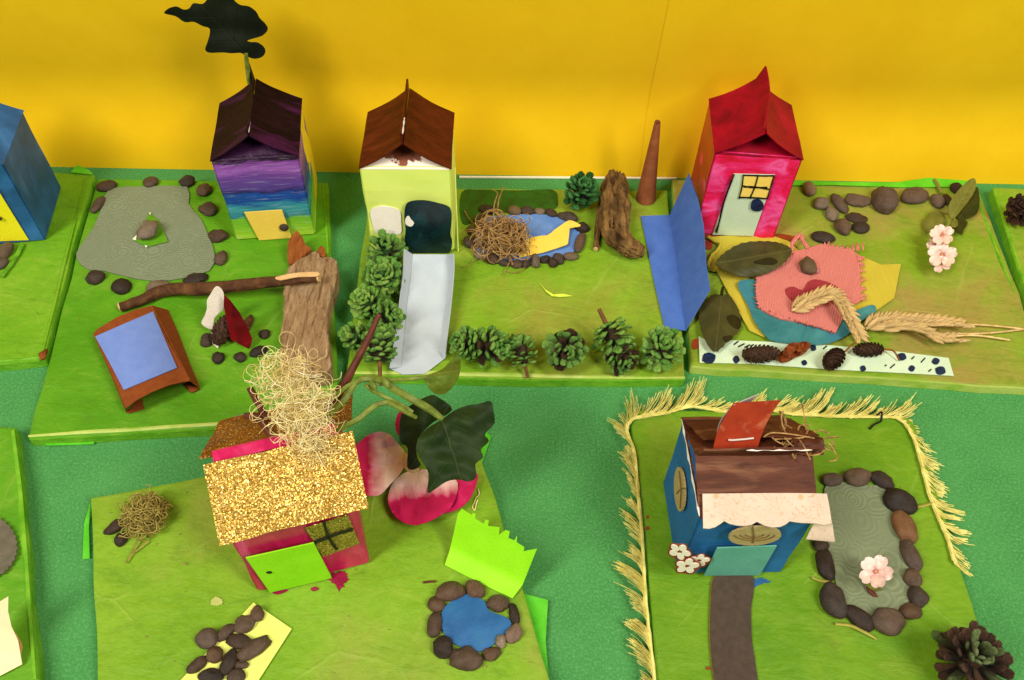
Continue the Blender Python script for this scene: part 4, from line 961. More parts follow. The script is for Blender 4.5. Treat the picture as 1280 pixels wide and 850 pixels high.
# log, stick, cone
t = thing('log', 'knobbly dark log chunk standing near the brown paper cone', 'log', tuple(P(770, 265, Z)))
lp = [(771, 222, 13, .0165), (768, 236, 17, .0175), (768, 255, 18.5, .0185), (767, 275, 17.5, .0185), (770, 292, 16, .0175), (782, 306, 14, .0165), (795, 312, 11, .0160), (804, 314, 7, .0150)]
lq = cr([tuple(P(x, y, z))+(r*mpp(x, y, z)*.97,) for x, y, r, z in lp], 10, False); bm = bmesh.new()
tube_bm(bm, [a[:3] for a in lq], [a[3] for a in lq], 40)
cl_ = [Vector(a[:3]) for a in lq]
for v in bm.verts:
    k = min(range(len(cl_)), key=lambda i: (cl_[i]-v.co).length); d = v.co-cl_[k]
    if d.length < 1e-6: continue
    q = v.co*1.0; an = math.atan2(d.z, d.x)
    g = mn.noise((math.cos(an)*3.2, math.sin(an)*3.2, k*.05)); g2 = abs(mn.noise((math.cos(an)*6+9, math.sin(an)*6, k*.11)))
    crack = max(0, 1-abs(g+.06)/.13)
    v.co = cl_[k]+d*(1+.24*mn.noise(q*95)-.42*crack+.16*g2+.10*mn.noise(q*330))
for v in bm.verts: v.co.z = max(v.co.z, Z+.0003)
link_bm('bark', bm, m_log, t, smooth=True)
for k in range(2):
    a0 = rq.uniform(-9, 9); tube('bark_ridge', [P(768+a0+rq.uniform(-2, 2)+(y-220)*.02, y, .0285-abs(a0)*.0006) for y in (222, 240, 262, 284)], [.0008, .0016, .0014, .0007], m_log, t, 6, .5, k, n=5)
t = thing('stick', 'thin barked stick leaning along the dark log', 'stick', tuple(P(746, 300, Z)))
sp_ = [(755, 232, .012), (750, 262, .0112), (747, 290, .0108), (744.5, 311, .0104)]
tube('bark', [P(*q) for q in sp_], .0022, m_log, t, 8, .35, 4, n=5)
a, b = P(*sp_[-1]), P(*sp_[-2]); endcap(t, a, (a-b).normalized(), .0017, m_pale)
m_cone = M('brown_sugar_paper', '#7c4426', '#8f5432', 120, rough=.85, spec=.15, bump=.0002, bscale=1200)
t = thing('paper_cone', 'tall brown rolled paper cone standing against the yellow wall', 'paper cone', tuple(P(806, 250, Z)))
base = P(806.5, 249, Z); apex = Vector((base.x+.0005, base.y+.010, Z+.060)); rows = []
for i in range(9):
    u = i/8; c = base.lerp(apex, u); r = .0074*(1-u)+.0022*u
    rows.append([c+Vector((math.cos(a)*r*(1+.05*math.sin(a*.5)), math.sin(a)*r, .0006*math.sin(a))) for a in [k*2*math.pi*1.05/20+4.2 for k in range(21)]])
for r in rows[0]: r.z = max(r.z, Z+.0003)
gsheet('roll', rows, m_cone, t, .0004)
# folded blue card between the boards
m_bluec = M('cornflower_card', '#4467b4', '#4c70bd', 120, rough=.8, spec=.15, bump=.0002, bscale=1500)
t = thing('folded_card', 'upright folded cornflower blue card leaning on the red house', 'card', tuple(P(848, 340, Z)))
fa = [(838, 268.5), (843, 304), (849, 345), (854, 385), (857.5, 413)]; fb = [(801, 270), (808, 304), (816, 345), (825, 385), (831, 410)]; ft = [(861.5, 217), (872, 247), (879.5, 280), (883, 330), (888, 362)]
fz = [.041, .037, .034, .031, .028]
gsheet('flat_panel', [[P(*lerp(a, b, k/5), Z+.0010+.0012*math.sin(k/5*math.pi)) for k in range(6)] for a, b in zip(fa, fb)], m_bluec, t, .0005)
top = [P(x, y, z) for (x, y), z in zip(ft, fz)]; bot = [P(x, y, Z+.0010) for x, y in fa]
bot2 = bot[:4]+[bot[4]]; rows = [[a.lerp(b, k/6) for k in range(7)] for a, b in zip(bot2, top)]
rows.insert(4, [x.lerp(y, .5) for x, y in zip(rows[3], rows[4])])
gsheet('upright_panel', rows, m_bluec, t, .0005)
# yellow scrap
m_scrap = M('pale_lime_paper', '#c9df3c', '#d4e650', 90)
o = pxsheet('paper_scrap', [(674, 352), (682, 362), (692, 368), (704, 367), (716, 370), (700, 371), (690, 370), (683, 365)], lambda x, y: Z+.001+.002*abs(mn.noise((x*.1, y*.1, 0))), m_scrap, None, 4, .0003); tag(o, 'tiny yellow green paper snip alone on the olive board', 'paper scrap')

# ================================================================== red house board
def cloth(name, base, dark, scale=1300, ang=0.0, bump=.0005, yarn=(1, .35)):
    t = NT(name); v = t.coord('Object', (1, 1, 1), (0, 0, ang))
    wv = t.add('ShaderNodeTexWave', Scale=scale/6.283*1.0, Distortion=1.2); wv.inputs['Detail Scale'].default_value = 3; t.link(v, wv.inputs['Vector'])
    wv2 = t.add('ShaderNodeTexWave', Scale=scale/6.283*yarn[1], Distortion=.8); wv2.bands_direction = 'Y'; t.link(v, wv2.inputs['Vector'])
    h = t.math('MULTIPLY', wv.outputs['Fac'], t.math('ADD', t.math('MULTIPLY', wv2.outputs['Fac'], .6), .4))
    col = t.mix(t.ramp(h, [(.1, 0.0), (.7, 1.0)]), dark, base); t.bump(h, bump); return t.done(col, .9, .1)
m_ycloth = cloth('yellow_gauze', '#dccb4a', '#bfae36', 2600, .3, .0003, (1, 1))
m_tealc = paint('teal_painted_cloth', '#2a6a70', '#44868a', '#2a6a8c', 45, (1, 1, 1), .7, .2)
m_coral = cloth('coral_knit', '#ffa59c', '#ee857c', 1900, .12, .0010, (1, .9))
m_coral2 = cloth('stained_coral_knit', '#cc5055', '#aa3a42', 1900, .12, .0010, (1, .9))
Q9 = lambda p: Q(4.92, 870, 280, p)
def crumple(z0, amp, sc=.05, seed=0): return lambda x, y: z0+amp*(mn.noise((x*sc, y*sc, seed))+.5*mn.noise((x*sc*2.3, y*sc*2.3, seed+5)))
YC = [(75, 80), (200, 70), (340, 72), (480, 75), (570, 105), (640, 170), (800, 170), (1000, 190), (1140, 250), (1262, 245), (1240, 350), (1220, 455), (1110, 530), (930, 590), (700, 620), (420, 695), (330, 655), (230, 480), (130, 290), (75, 285), (75, 265), (95, 180), (150, 140), (120, 105)]
o = pxsheet('gauze_cloth', Q9(YC), crumple(Z+.0018, .0011, .05), m_ycloth, None, 5, .0005); tag(o, 'yellow gauze cloth spread under the coral knit square', 'cloth')
hem = Q9([(75, 80), (110, 100), (150, 120), (130, 165), (95, 200), (78, 260), (120, 290)])
tube('hem', [P(x, y, Z+.0030) for x, y in hem], .0012, m_ycloth, o, 6, .3, 2, n=4)
m_flapg = m_flap
TC = [(270, 350), (370, 345), (450, 420), (700, 480), (930, 540), (1080, 495), (1105, 540), (1010, 600), (965, 650), (900, 700), (780, 740), (620, 735), (480, 720), (430, 690), (360, 600), (320, 500), (265, 400)]
o = pxsheet('teal_cloth', cr(Q9(TC), 3), crumple(Z+.0036, .0006, .06, 3), m_tealc, None, 6, .0004); tag(o, 'teal painted cloth piece showing round the coral knit square', 'cloth')
CK = [(372, 335), (388, 255), (470, 200), (560, 172), (640, 160), (700, 145), (770, 122), (860, 140), (960, 158), (1000, 190), (1008, 280), (1012, 380), (1015, 470), (955, 500), (915, 560), (885, 620), (860, 668), (740, 625), (620, 598), (520, 580), (450, 550), (390, 515), (380, 470), (370, 430)]
ck = crumple(Z+.0055, .0008, .045, 8)
t = thing('knit_square', 'coral pink ribbed knit square with frayed right edge', 'cloth', tuple(P(1010, 345, Z)))
pxsheet('knit', Q9(CK), ck, m_coral, t, 4, .0013)
pxsheet('stain', cr(Q9([(550, 400), (600, 385), (655, 405), (690, 355), (740, 340), (820, 360), (880, 400), (840, 440), (720, 440), (650, 440), (610, 480), (565, 445)]), 3), lambda x, y: ck(x, y)+.0006, m_coral2, t, 5, .0004)
tube('yarn_loop', [P(x, y, Z+z) for (x, y), z in zip(Q9([(592, 185), (588, 140), (600, 105), (640, 65), (660, 105), (690, 150)]), (.006, .0075, .009, .009, .008, .0065))], .0013, m_coral, t, 6, .3, 1, n=5)
fr_l = []
rf = random.Random(11)
for (x0, y0), (x1, y1), n in (((960, 158), (1030, 150), 10), ((1000, 190), (1015, 470), 34), ((375, 330), (370, 430), 12), ((370, 430), (390, 515), 8), ((390, 515), (860, 668), 30), ((770, 122), (960, 158), 14)):
    for i in range(n):
        u = rf.random(); x, y = x0+(x1-x0)*u, y0+(y1-y0)*u; dx, dy = (y1-y0), -(x1-x0); q = math.hypot(dx, dy); sgn = 1 if ((x+dx/q*20-690)**2+(y+dy/q*20-400)**2) > ((x-690)**2+(y-400)**2) else -1
        ln = rf.uniform(8, 26)*(1.5 if x0 > 950 else .6); ox, oy = dx/q*sgn*ln+rf.uniform(-8, 8), dy/q*sgn*ln+rf.uniform(-8, 8)
        p0 = Q9([(x-ox*.3, y-oy*.3)])[0]; p1 = Q9([(x+ox, y+oy)])[0]; fr_l.append([P(*p0, Z+.0052), P(*lerp(p0, p1, .6), Z+.0058), P(*p1, Z+.0042)])
strands('frayed_yarn', fr_l, .00045, m_coral, t, kind='stuff', sides=4)
stone(1010, 332, 20, 21, 0, m_pebl, 'grey brown stone resting on the coral knit square', z=Z+.0056, cat='stone', name='stone')
stone(1021, 338.5, 7, 7, 0, M('pink_bead', '#a8686c', '#b87a7c', 200, rough=.4), 'tiny pinkish bead touching the stone on the coral knit', z=Z+.0056, cat='bead', name='bead')
def leafmat(name, a, b, vein, n=9, rough=.45, slope=1.2, vw=.06, spec=.18):
    t = NT(name); tc = t.add('ShaderNodeTexCoord'); sp = t.add('ShaderNodeSeparateXYZ'); t.link(tc.outputs['UV'], sp.inputs[0])
    av = t.math('ABSOLUTE', sp.outputs['Y']); f = t.math('SUBTRACT', sp.outputs['X'], t.math('MULTIPLY', av, slope))
    s = t.math('ABSOLUTE', t.math('SINE', t.math('MULTIPLY', f, math.pi*n))); mid = t.ramp(av, [(0.0, 1.0), (.018, 0.0)])
    ve = t.ramp(s, [(0.0, .8), (vw*2, 0.0)]); nn = t.noise(t.coord('Object'), 90, 5, .6)
    col = t.ramp(nn, [(.3, a), (.7, b)]); col = t.mix(t.math('MULTIPLY', t.math('MAXIMUM', ve, mid), .55), col, vein)
    t.bump(t.math('SUBTRACT', 1.0, t.math('MAXIMUM', ve, mid)), .0004, .8); return t.done(col, rough, spec)
m_leafo = leafmat('olive_fabric_leaf', '#34341a', '#4c4a24', '#5c5a34')
m_leafs = M('dark_leaf_spot', '#1c1a0e', '#26240f', 200, rough=.35)
def leaf(name, poly, zf, mat, axis, parent=None, cell=4, thick=.0004): return pxsheet(name, poly, zf, mat, parent, cell, thick, axis=axis)
def arch_z(z0, h, ax0, ax1, wd):
    a, b = Vector(ax0), Vector(ax1); d = (b-a); l = d.length; d /= l; nrm = Vector((-d.y, d.x))
    return lambda x, y: z0+h*max(0, 1-((Vector((x, y))-a).dot(nrm)/wd)**2)*(.4+.6*math.sin(math.pi*min(max((Vector((x, y))-a).dot(d)/l, 0), 1)))
def serr(pts, n, amp):
    q = cr(pts, n); return [(x+(amp if i % 2 else -amp)*.5, y+(amp if i % 2 else -amp)*.5) for i, (x, y) in enumerate(q)]
L1 = serr(Q9([(120, 240), (170, 180), (280, 118), (420, 105), (530, 120), (590, 165), (540, 240), (440, 300), (330, 325), (240, 310), (150, 270)]), 5, .9)
ax1 = (Q9([(120, 245)])[0], Q9([(590, 160)])[0])
o = leaf('fabric_leaf', L1, arch_z(Z+.0082, .0045, ax1[0], ax1[1], 22), m_leafo, ax1); tag(o, 'dark olive fabric leaf below the red house door', 'leaf')
leaf('dark_spot', cr(Q9([(355, 235), (400, 215), (460, 205), (500, 225), (490, 245), (420, 248)]), 3), lambda x, y, f=arch_z(Z+.0082, .0045, ax1[0], ax1[1], 22): f(x, y)+.0004, m_leafs, ax1, o)
L2p = serr(Q9([(165, 440), (200, 430), (255, 510), (280, 600), (262, 660), (200, 720), (120, 785), (60, 720), (20, 600), (30, 510), (90, 440), (140, 432)]), 5, .9)
ax2 = (Q9([(165, 400)])[0], Q9([(120, 785)])[0]); f2 = arch_z(Z+.0038, .0040, ax2[0], ax2[1], 24)
o = leaf('fabric_leaf', L2p, f2, m_leafo, ax2); tag(o, 'dark olive fabric leaf overlapping the mint dotted paper strip', 'leaf')
leaf('dark_spot', cr(Q9([(190, 570), (240, 560), (278, 600), (262, 645), (215, 620)]), 3), lambda x, y: f2(x, y)+.0004, m_leafs, ax2, o)
leaf('dark_spot', cr(Q9([(165, 695), (215, 685), (225, 705), (185, 725)]), 3), lambda x, y: f2(x, y)+.0004, m_leafs, ax2, o)
tube('stalk', [P(x, y, Z+.006) for x, y in Q9([(168, 390), (160, 415), (158, 440)])], .0011, m_leafs, o, 6)
# mint strip with dots
QS = lambda p: Q(3.76, 860, 400, p)
t = thing('paper_strip', 'long pale mint paper strip with navy dots along the board front', 'paper strip', tuple(P(1020, 445, Z)))
pxsheet('strip', QS([(50, 75), (95, 100), (210, 95), (400, 103), (600, 113), (800, 130), (1000, 150), (1225, 178), (1250, 262), (1000, 248), (700, 233), (480, 218), (300, 205), (55, 200)]), Z+.0013, m_mint, t, 12, .0004)
for x, y, a, b in ((98, 178, 33, 26), (227, 185, 15, 18), (590, 130, 13, 15), (547, 200, 13, 13), (823, 227, 14, 14), (1005, 172, 22, 18), (1052, 227, 15, 15), (1165, 193, 18, 16), (1187, 237, 25, 20)):
    pxsheet('dot', QS([(x+a*math.cos(k*math.pi/6)*(1+.12*math.sin(k*2.1+x)), y+b*math.sin(k*math.pi/6)) for k in range(12)]), Z+.0018, m_navyd, t, 0, .0003)
for x, y, dx, dy in ((215, 112, 22, -16), (235, 122, 30, -14), (265, 125, 26, -12), (295, 118, 14, -6), (635, 132, 18, -14), (925, 212, 8, -4), (950, 222, 22, -18), (1050, 180, 14, -12), (1095, 195, 20, -20), (1130, 238, 14, -10)):
    pxsheet('dash', QS([(x, y), (x+dx, y+dy), (x+dx+2, y+dy+5), (x+2, y+6)]), Z+.0018, m_black, t, 0, .0003)
# alder cones
m_ald = M('alder_cone_scale', '#2a1a10', '#4a3020', 300, rough=.75, bump=.0002)
def tiny_scale():
    bm = bmesh.new(); vs = [bm.verts.new(p) for p in ((-.5, 0, 0), (.5, 0, 0), (.62, .7, .12), (0, 1.0, .2), (-.62, .7, .12), (0, .5, .32))]
    for f in ((0, 1, 5), (1, 2, 5), (2, 3, 5), (3, 4, 5), (4, 0, 5), (0, 4, 3, 2, 1)): bm.faces.new([vs[i] for i in f])
    me = bpy.data.meshes.new('alder_scale'); bm.to_mesh(me); bm.free(); me.materials.append(m_ald); return me
TS = tiny_scale()
def alder(px, py, ln, wd, ang, label, seed, z=Z, stem=None, name='alder_cone', group='alder cones on the mint strip', mat=None):
    k = mpp(px, py, z); Lh, R = ln/2*k, wd/2*k; c = P(px, py, z+R*.9)
    t = thing(name, label, 'alder cone', (c.x, c.y, z), 0, group)
    a = math.radians(ang); d = Vector((math.cos(a), -math.sin(a)/.72, 0)).normalized(); q = Vector((0, 0, 1)).rotation_difference(d).to_matrix().to_4x4(); base = Matrix.Translation((0, 0, R*.92)) @ q
    bm = bmesh.new(); bmesh.ops.create_uvsphere(bm, u_segments=12, v_segments=10, radius=1); bm.transform(base @ Matrix.Diagonal((R*.8, R*.8, Lh*.95, 1))); link_bm('core', bm, m_ald, t, smooth=True, world=False)
    n = 96; bm = bmesh.new(); rr = random.Random(seed)
    for i in range(n):
        u = (i+.5)/n*2-1; az = i*2.39996; r = R*.80*math.sqrt(max(0, 1-u*u)); p = Vector((r*math.cos(az), r*math.sin(az), u*Lh*.95)); rad = Vector((math.cos(az), math.sin(az), 0))
        dr = (rad*.75+Vector((0, 0, 1))*(.65+.5*u)).normalized(); up = (Vector((0, 0, 1))-dr*dr.z).normalized(); x = dr.cross(up); s = R*.36*rr.uniform(.9, 1.15)
        m = base @ Matrix.Translation(p) @ Matrix((x*s, dr*s*1.05, up*s)).transposed().to_4x4(); tmp = bmesh.new(); tmp.from_mesh(TS); tmp.transform(m); me = bpy.data.meshes.new('x'); tmp.to_mesh(me); tmp.free(); bm.from_mesh(me); bpy.data.meshes.remove(me)
    for v in bm.verts: v.co.z = max(v.co.z, .0003)
    o = link_bm('scales', bm, m_ald, t, world=False, kind='stuff')
    if stem: tube('stem', [P(x, y, zz) for x, y, zz in stem], .00055, m_chip, t, 5, .2, 1, n=4)
    return t
alder(949, 442.5, 46, 24, -4, 'largest dark alder cone beside the curled brown petal', 1, Z+.0014)
alder(1043, 448, 34, 23, 142, 'dark alder cone lying aslant with an upright thin stalk', 2, Z+.0014, [(1056, 440, .014), (1064, 432, .017), (1070, 428, .019)])
alder(1087, 437, 37, 19, 176, 'dark alder cone with a bent reddish stalk', 3, Z+.0014, [(1104, 437, .014), (1116, 438, .014), (1122, 446, .012), (1124, 451, .0105)])
t = thing('dried_petal', 'crumpled reddish brown dried petal between two alder cones', 'dried petal', tuple(P(992, 440, Z)))
m_dry = M('dried_petal', '#6a2c10', '#8f4a20', 200, rough=.6, bump=.0006, bscale=300)
for i, (cx, cy, rx, ry, an) in enumerate(((985, 443, 15, 8, -.5), (995, 438, 16, 8, -.3), (1003, 433, 11, 6, -.2), (988, 436, 11, 6, -.7))):
    pxsheet('petal', [(cx+rx*math.cos(a)*math.cos(an)-ry*math.sin(a)*math.sin(an), cy+rx*math.cos(a)*math.sin(an)+ry*math.sin(a)*math.cos(an)) for a in [k*math.pi/8 for k in range(16)]], lambda x, y, i=i: Z+.004+.002*i+.004*mn.noise((x*.15, y*.15, i)), m_dry, t, 3, .0004)
# wheat
m_wheat = M('wheat_grain', '#bd9a5c', '#e0c48c', 250, rough=.7, spec=.2, bump=.0003, bscale=700, rnd=.3)
def grain_mesh():
    bm = bmesh.new(); rows = []
    for y, r in ((0, .05), (.2, .2), (.5, .26), (.8, .16), (1.0, .03)): rows.append([bm.verts.new((r*math.cos(a), y, r*.8*math.sin(a)+.06*y*y)) for a in [k*math.pi/3 for k in range(6)]])
    for a, b in zip(rows, rows[1:]):
        for k in range(6): bm.faces.new((a[k], a[(k+1) % 6], b[(k+1) % 6], b[k]))
    bm.faces.new(rows[0]); bm.faces.new(rows[-1]); bmesh.ops.recalc_face_normals(bm, faces=bm.faces[:])
    me = bpy.data.meshes.new('grain'); bm.to_mesh(me); bm.free(); me.materials.append(m_wheat)
    for p in me.polygons: p.use_smooth = True
    return me
GM = grain_mesh()
def wheat(label, path, n, width, glen, z0, seed, stems, sp=.62):
    rr = random.Random(seed); q = cr(path, 12, False); pts = [P(x, y, z) for x, y, z in q]
    c = sum(pts, Vector())/len(pts); t = thing('wheat_ear', label, 'wheat ear', (c.x, c.y, z0))
    I = MAT[t.name].inverted()
    tube('stalk', pts, .0010, m_wheat, t, 6)
    for i in range(n):
        u = (i+.5)/n; k = u*(len(pts)-1); a = int(k); p = pts[a].lerp(pts[min(a+1, len(pts)-1)], k-a); d = (pts[min(a+2, len(pts)-1)]-pts[max(a-1, 0)]).normalized()
        side = d.cross(Vector((0, 0, 1))).normalized(); ph = i*2.1
        off = side*math.cos(ph)+Vector((0, 0, 1))*abs(math.sin(ph))*.8
        dr = (-d*.85+off*sp+Vector((rr.uniform(-.1, .1), rr.uniform(-.1, .1), 0))).normalized(); up = off-dr*off.dot(dr); up.normalize(); x = dr.cross(up)
        l = glen*rr.uniform(.85, 1.15); wd = l*.62
        m = Matrix.Translation(I @ (p+off*width*.35)) @ Matrix((x*wd, dr*l, up*wd)).transposed().to_4x4(); share('grain', GM, t, m)
    for s in stems: tube('straw', [P(*a) for a in s], .0007, m_wheat, t, 5, .1, 1, n=5)
    return t
wheat('short curled wheat ear hooked over the coral knit square', [(1071, 422, .0145), (1064, 408, .016), (1056, 392, .018), (1047, 378, .019), (1034, 370, .019), (1016, 376, .0175), (990, 388, .015)], 110, .0050, .0088, Z, 2, [[(1050, 390, .018), (1066, 404, .014), (1085, 412, .011)]])
wheat('braided wheat ear trailing straws off the right of the board', [(1200, 408, .012), (1180, 405, .013), (1160, 404, .0135), (1135, 403, .0135), (1105, 402, .013), (1082, 411, .012)], 100, .0052, .0088, Z, 3, [[(1150, 403, .013), (1200, 405, .0115), (1240, 407, .011), (1285, 412, .011)], [(1160, 416, .012), (1200, 417, .0112), (1240, 416, .011), (1300, 409, .011)]])
wheat('lower strand of the wheat braid above the mint paper strip', [(1192, 426, .0115), (1170, 424, .0125), (1150, 414, .014), (1125, 409, .0140), (1100, 412, .012)], 76, .0050, .0085, Z, 5, [[(1170, 423, .012), (1215, 419, .0112), (1262, 425, .0108)]])
# stones on the red house board
RS = [(1012, 236, 18, 17, 20, m_pebl), (1027, 254, 21, 15, -12, m_pebl), (1040, 267, 16, 18, 20, m_pebl), (1049.6, 254, 15, 24, -25, m_peb), (1072, 250, 32, 15, 5, m_peb), (1172.6, 251, 17, 16, 0, m_peb), (1196, 235, 15, 13, 0, m_pebd), (1185, 250, 10, 14, 0, m_pebd), (1071, 272, 25, 12, 10, m_pebd), (1053.5, 283, 20, 19, 15, m_peb), (1076, 284, 23, 14, -3, m_pebd)]
RS_L = ['pale brown pebble standing apart, nearest the red house back corner', 'pale pebble touching the leaning oval pebble near the red house', 'pale pebble linking the trail between two brown ones', 'slim tilted brown pebble next to the long flat one', 'long flat brown pebble beside the largest round stone', 'round brown pebble next to the dry stem by the wall', 'dark pebble half behind the upright silk leaf by the wall', 'tiny dark pebble beside the upright silk leaf', 'dark flat pebble lying on top end of the pair', 'chunky brown pebble ending the trail above the coral knit', 'dark rounded pebble touching the chunky brown one']
for i, a in enumerate(RS): stone(*a[:5], mat=a[5], label=RS_L[i], group='pebbles beside the red house')
stone(1106, 250, 31, 30, -35, m_peb, 'largest round brown stone in the row beside the red house', cat='stone', name='stone')
stone(1144, 244, 38, 19, -10, m_peb, 'long oval brown stone at the back of the red house board', cat='stone', name='stone')
stone(1029.6, 296, 28, 15, 5, m_pebd, 'dark glinting pebble lying alone above the coral knit')
# pink blossom sprig
m_pinkp = M('pale_pink_silk', '#e8b9ae', '#f3d2c8', 60, rough=.7, spec=.2, bump=.0002, bscale=400, c3='#e29aa8', s3=90, lo3=.52, hi3=.75)
m_pinkc = M('pink_flower_heart', '#cf8a78', '#c47a66', 300)
QB = lambda p: Q(5.12, 990, 210, p)
t = thing('flower_sprig', 'artificial pale pink blossom sprig with olive leaves', 'flower sprig', tuple(P(1180, 300, Z)))
m_leafb = leafmat('silk_leaf', '#55571f', '#7a7a34', '#8f8c4c', 7)
m_leafb2 = leafmat('dark_silk_leaf', '#22280f', '#3c4018', '#56582a', 7)
leaf('leaf', cr(QB([(1130, 78), (1172, 70), (1172, 140), (1110, 235), (1025, 328), (1000, 250), (1050, 160)]), 3), lambda x, y: Z+.006+.010*max(0, (275-y)/50), m_leafb, (QB([(1015, 325)])[0], QB([(1160, 70)])[0]), t)
leaf('leaf', cr(QB([(1180, 118), (1200, 180), (1198, 250), (1175, 300), (1100, 330), (1060, 312), (1115, 240)]), 3), lambda x, y: Z+.004+.004*max(0, (275-y)/40), m_leafb2, (QB([(1070, 325)])[0], QB([(1190, 120)])[0]), t)
leaf('leaf', cr(QB([(1070, 325), (1125, 345), (1100, 395), (1085, 425), (1050, 400), (1055, 350)]), 3), Z+.004, m_leafb2, (QB([(1070, 325)])[0], QB([(1085, 425)])[0]), t)
leaf('leaf', cr(QB([(930, 268), (970, 300), (985, 350), (950, 375), (900, 382), (858, 412), (843, 355), (880, 300)]), 3), lambda x, y: Z+.003+.002*mn.noise((x*.1, y*.1, 2)), m_leafb, (QB([(1000, 350)])[0], QB([(850, 390)])[0]), t)
leaf('leaf', cr(QB([(1030, 335), (1055, 328), (1062, 365), (1040, 380), (1020, 370)]), 3), Z+.009, m_leafb, (QB([(1020, 370)])[0], QB([(1055, 330)])[0]), t)
tube('stem', [P(x, y, Z+z) for (x, y), z in zip(QB([(960, 286), (1000, 290), (1040, 330), (1000, 380)]), (.003, .004, .006, .006))], .0008, m_leafb, t, 6, n=4)
def blossom(cx, cy, r, z, parent, mat, heart, seed, n=5, sq=.8, cup=.003, notch=.10):
    rr = random.Random(seed)
    for k in range(n):
        a0 = 2*math.pi*k/n+rr.uniform(-.15, .15)+seed; pts = []
        for i in range(18):
            a = 2*math.pi*i/18; x = .58+.45*math.cos(a)-(notch if abs(a) < .2 else 0); y = .42*math.sin(a)*(1.0+.15*math.cos(a))
            pts.append((cx+r*(x*math.cos(a0)-y*math.sin(a0)), cy+r*sq*(x*math.sin(a0)+y*math.cos(a0))))
        ax = ((cx, cy), (cx+r*math.cos(a0), cy+r*sq*math.sin(a0)))
        pxsheet('petal', pts, lambda x, y, k=k: z+cup*(math.hypot(x-cx, (y-cy)/sq)/r)**1.5+.0005*(k % 2)+.0016*mn.noise((x*.18, y*.18, k+seed)), mat, parent, 2.6, .00035, axis=ax)
    if heart: pxsheet('heart', [(cx+r*.10*math.cos(k*math.pi/5), cy+r*sq*.10*math.sin(k*math.pi/5)) for k in range(10)], z+.0014, heart, parent, 0, .0006)
def petalmat(name, inner, mid, outer, p0=.25, p1=.6, rough=.6):
    t = NT(name); tc = t.add('ShaderNodeTexCoord'); sp = t.add('ShaderNodeSeparateXYZ'); t.link(tc.outputs['UV'], sp.inputs[0])
    n = t.noise(t.coord('UV', (1, 2.4, 1)), 4, 4, .6); f = t.math('ADD', sp.outputs['X'], t.math('MULTIPLY', t.math('SUBTRACT', n, .5), .22))
    col = t.ramp(f, [(0.05, inner), (p0, mid), (p1, outer)]); t.bump(t.noise(t.coord('UV', (1, 9, 1)), 8, 4, .6), .0004, .7)
    return t.done(col, rough, .25)
m_blos = petalmat('blossom_petal', '#d98a86', '#efc6bc', '#f4d8ce', .3, .6)
blossom(1178, 318, 19, Z+.007, t, m_blos, m_pinkc, 1, sq=.85)
blossom(1178, 293, 16, Z+.010, t, m_blos, m_pinkc, 2, sq=.8)
blossom(1171, 305, 13, Z+.006, t, m_blos, None, 3, sq=.8)
blossom(1176, 330, 13, Z+.006, t, m_blos, None, 5, n=4, sq=.8)
o = tube('dry_stem', [P(x, y, Z+.0018) for x, y in QB([(912, 72), (935, 115), (955, 165)])], [.0010, .0016, .0012], m_leafb, None, 6, .3, 2, n=3); tag(o, 'flat dry stem lying behind the small stones by the yellow wall', 'stem')
# far right cone
pinecone(1277, 262, 20, 'open brown cone on the board right of the red house', S['brown'], m_core, None, (-.4, -.4, .8), 60, 1.4, seed=21)
alder(279, 413, 46, 26, -72, 'brown cone packed inside the red foil tent', 7, Z, name='alder_cone', group=None)
# ================================================================== gold house board
m_yst = M('lemon_paper', '#dde36a', '#e4ea78', 60, rough=.75)
o = pxsheet('paper_path', Q(2.93, 0, 560, [(928, 566), (1068, 662), (935, 868), (900, 930), (610, 905)]), Z+.0013, m_yst, None, 14, .0005); tag(o, 'pale yellow paper slip covered with dark pebbles', 'paper slip')
PS = [(321.5, 767.5, 17, 20, -15), (305.5, 780, 25, 21, -10), (258, 798, 29, 24, 5), (282.6, 790, 26, 15, -45), (298.6, 802, 33, 18, 5), (318, 810, 44, 20, -38), (268, 818, 21, 20, 0), (286.7, 827, 20, 30, 15), (246.4, 831, 27, 16, -38), (301.7, 831, 19, 9, -5), (263, 845, 33, 17, 0), (295, 845, 23, 18, -10)]
PS_L = ['egg shaped pebble at the tip corner of the yellow slip', 'round pebble second from the tip of the yellow slip', 'biggest round pebble overhanging the edge of the yellow slip', 'slanted oval pebble between the round pebbles on the yellow slip', 'wide dark oval pebble in the middle of the yellow slip', 'longest slanted pebble along the open side of the yellow slip', 'small round pebble beside the upright dark one on the yellow slip', 'upright dark pebble in the middle of the yellow slip cluster', 'slanted oval pebble overhanging the slip edge below the biggest', 'smallest flat pebble on the yellow slip', 'wide dark pebble beside the slip edge, under the small round one', 'rounded pebble low on the slip under the smallest flat one']
for i, a in enumerate(PS): stone(*a, mat=m_peb if i not in (4, 7, 10) else m_pebd, label=PS_L[i], group='pebbles on the yellow slip', z=Z+.0012)
m_pool = M('blue_paint_pool', '#1f5488', '#2e68a0', 60, rough=.5, spec=.4, bump=.0006, bscale=160, c3='#22688a', s3=70)
Q5 = lambda p: Q(2.93, 400, 560, p)
o = pxsheet('painted_pool', cr(Q5([(445, 610), (470, 570), (540, 535), (600, 560), (620, 595), (690, 625), (695, 660), (640, 715), (580, 745), (500, 720), (455, 680)]), 4), lambda x, y: Z+.0016+.001*max(0, 1-((x-590)**2+(y-778)**2)/1600), m_pool, None, 6, .001); tag(o, 'deep blue painted pool ringed by brown stones', 'painted pool')
